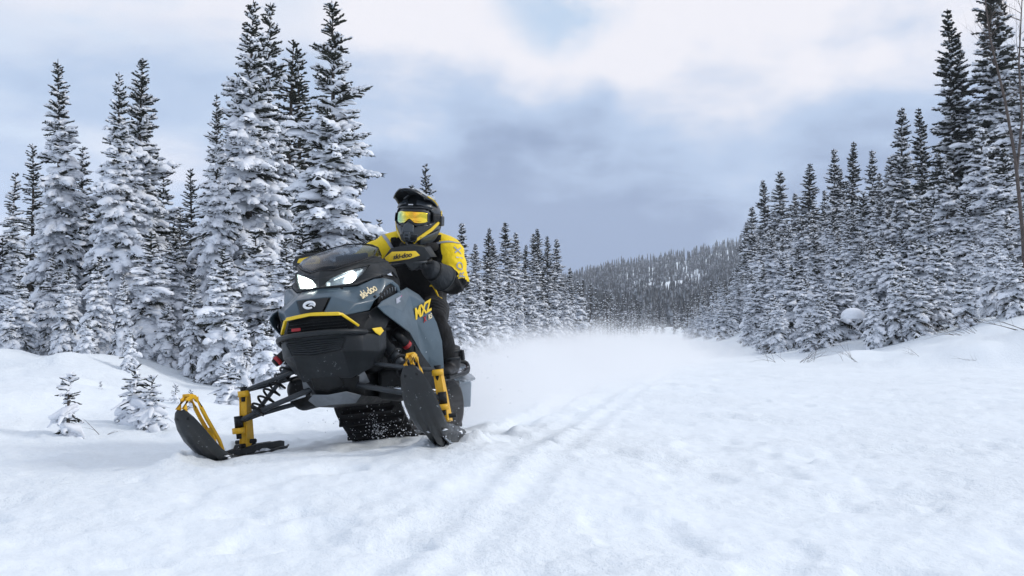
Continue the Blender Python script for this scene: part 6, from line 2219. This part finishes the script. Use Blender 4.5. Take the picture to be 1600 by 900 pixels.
def build_spray():
    V, F = [], []
    ys = np.concatenate([np.linspace(5.9, 9, 8), np.linspace(10, 34, 13)])
    ns = 20
    for y in ys:
        w = 0.50 + 0.16 * (y - 5.9)
        h = 0.75 + 0.018 * (y - 5.9)
        for k in range(ns):
            a = 2 * math.pi * k / ns
            V.append((spray_axis(y) + w * math.cos(a), y, max(-0.02, 0.06 + h * math.sin(a)) if math.sin(a) > 0 else 0.06 + 0.10 * math.sin(a)))
    n = len(ys)
    for i in range(n - 1):
        for k in range(ns):
            F.append((i * ns + k, i * ns + (k + 1) % ns, (i + 1) * ns + (k + 1) % ns, (i + 1) * ns + k))
    F += [tuple(range(ns)), tuple(reversed(range((n - 1) * ns, n * ns)))]
    me = bpy.data.meshes.new('snow_spray')
    me.from_pydata(V, [], F)
    bm = bmesh.new()
    bm.from_mesh(me)
    bmesh.ops.recalc_face_normals(bm, faces=bm.faces)
    bm.to_mesh(me)
    bm.free()
    m = bpy.data.materials.new('snow_dust')
    m.use_nodes = True
    T = NT(m.node_tree)
    pos = T.n('ShaderNodeNewGeometry').outputs['Position']
    s_ = T.n('ShaderNodeSeparateXYZ', i_0=pos)
    x, y, z = s_.outputs
    yy = T.math('SUBTRACT', y, 5.0)
    ax = T.math('ADD', T.math('MULTIPLY', yy, math.tan(V_YAW)), V_LOC.x)
    ax = T.math('ADD', ax, T.math('MULTIPLY', T.math('POWER', yy, 1.2), 0.010))
    w = T.math('ADD', T.math('MULTIPLY', T.math('SUBTRACT', y, 5.9), 0.16), 0.50)
    h = T.math('ADD', T.math('MULTIPLY', T.math('SUBTRACT', y, 5.9), 0.012), 0.75)
    qx = T.math('DIVIDE', T.math('SUBTRACT', x, ax), w)
    qz = T.math('DIVIDE', T.math('MAXIMUM', T.math('SUBTRACT', z, 0.0), 0.0), h)
    r2 = T.math('SQRT', T.math('ADD', T.math('MULTIPLY', qx, qx), T.math('MULTIPLY', qz, qz)))
    nz = T.noise(T.vmath('MULTIPLY', pos, (1.0, 0.6, 1.3)), 1.9, 5.0, 0.6, 0.4)
    body_ = T.smooth(T.math('ADD', r2, T.math('MULTIPLY', T.math('SUBTRACT', nz, 0.5), 1.7)), 0.95, 0.10)
    ends = T.math('MULTIPLY', T.smooth(y, 5.9, 8.0), T.smooth(y, 32.0, 18.0))
    d = T.math('MULTIPLY', T.math('MULTIPLY', body_, ends), T.smooth(y, 6.0, 18.0, 1.5, 0.7))
    pv = T.n('ShaderNodeVolumePrincipled')
    pv.inputs['Color'].default_value = (1.0, 1.0, 1.0, 1)
    pv.inputs['Anisotropy'].default_value = 0.1
    T.put(pv.inputs['Density'], d)
    T.n('ShaderNodeOutputMaterial', i_Volume=pv.outputs[0])
    me.materials.append(m)
    o = link(bpy.data.objects.new('snow_spray', me))
    tag(o, "cloud of powder snow hanging over the trail behind the snowmobile", 'snow spray', kind='stuff')


build_spray()


# loose grains flung by the track and the skis
def build_grains():
    r = np.random.default_rng(91)
    P, S = [], []
    for cx, cy_, cz, sx, sy, sz, n in ((-.55, .02, .16, .10, .14, .10, 420), (-.50, .03, .17, .05, .025, .09, 520), (-.30, .25, .12, .2, .12, .07, 90), (.05, .55, .06, .2, .12, .05, 110), (.15, -.56, .05, .25, .12, .04, 80), (-1.6, .1, .30, .5, .28, .18, 260)):
        p = r.normal(0, 1, (n, 3)) * (sx, sy, sz) + (cx, cy_, cz)
        P += [w_of(*q) for q in p]
        S += list(r.uniform(.0009, .0036, n) * (1 if cx > -1 else 1.3))
    tv = np.array([(1, 0, 0), (-1, 0, 0), (0, 1, 0), (0, -1, 0), (0, 0, 1), (0, 0, -1)])
    tf = np.array([(0, 2, 4), (2, 1, 4), (1, 3, 4), (3, 0, 4), (2, 0, 5), (1, 2, 5), (3, 1, 5), (0, 3, 5)])
    P = np.array([tuple(p) for p in P])
    S = np.array(S)
    gz = height(P[:, 0], P[:, 1])
    ok = P[:, 2] > gz
    P, S = P[ok], S[ok]
    v = P[:, None] + tv[None] * S[:, None, None] * r.uniform(.6, 1.5, (len(P), 6, 1))
    f = tf[None] + (np.arange(len(P)) * 6)[:, None, None]
    o = link(bpy.data.objects.new('flying_snow', np_mesh('flying_snow', v.reshape(-1, 3), f.reshape(-1, 3), [M['snow_tree']])))
    tag(o, "grains of snow flying up around the track and skis", 'snow', kind='stuff')


build_grains()

# ------------------------------------------------------------------ cold haze filling the valley
R_ = 1740
bm = bmesh.new()
bmesh.ops.create_cube(bm, size=1.0)
hz = bpy.data.meshes.new('haze')
for v in bm.verts:
    v.co = Vector((v.co.x * 2 * R_, v.co.y * 2 * R_, -2.5 if v.co.z < 0 else 215.0))
bm.to_mesh(hz)
bm.free()
m = bpy.data.materials.new('haze')
m.use_nodes = True
T = NT(m.node_tree)
pv = T.n('ShaderNodeVolumePrincipled')
pv.inputs['Color'].default_value = (0.86, 0.91, 1.0, 1)
pv.inputs['Density'].default_value = 0.00034
T.n('ShaderNodeOutputMaterial', i_Volume=pv.outputs[0])
hz.materials.append(m)
tag(link(bpy.data.objects.new('haze', hz)), "thin cold haze in the valley air", 'haze', kind='stuff')
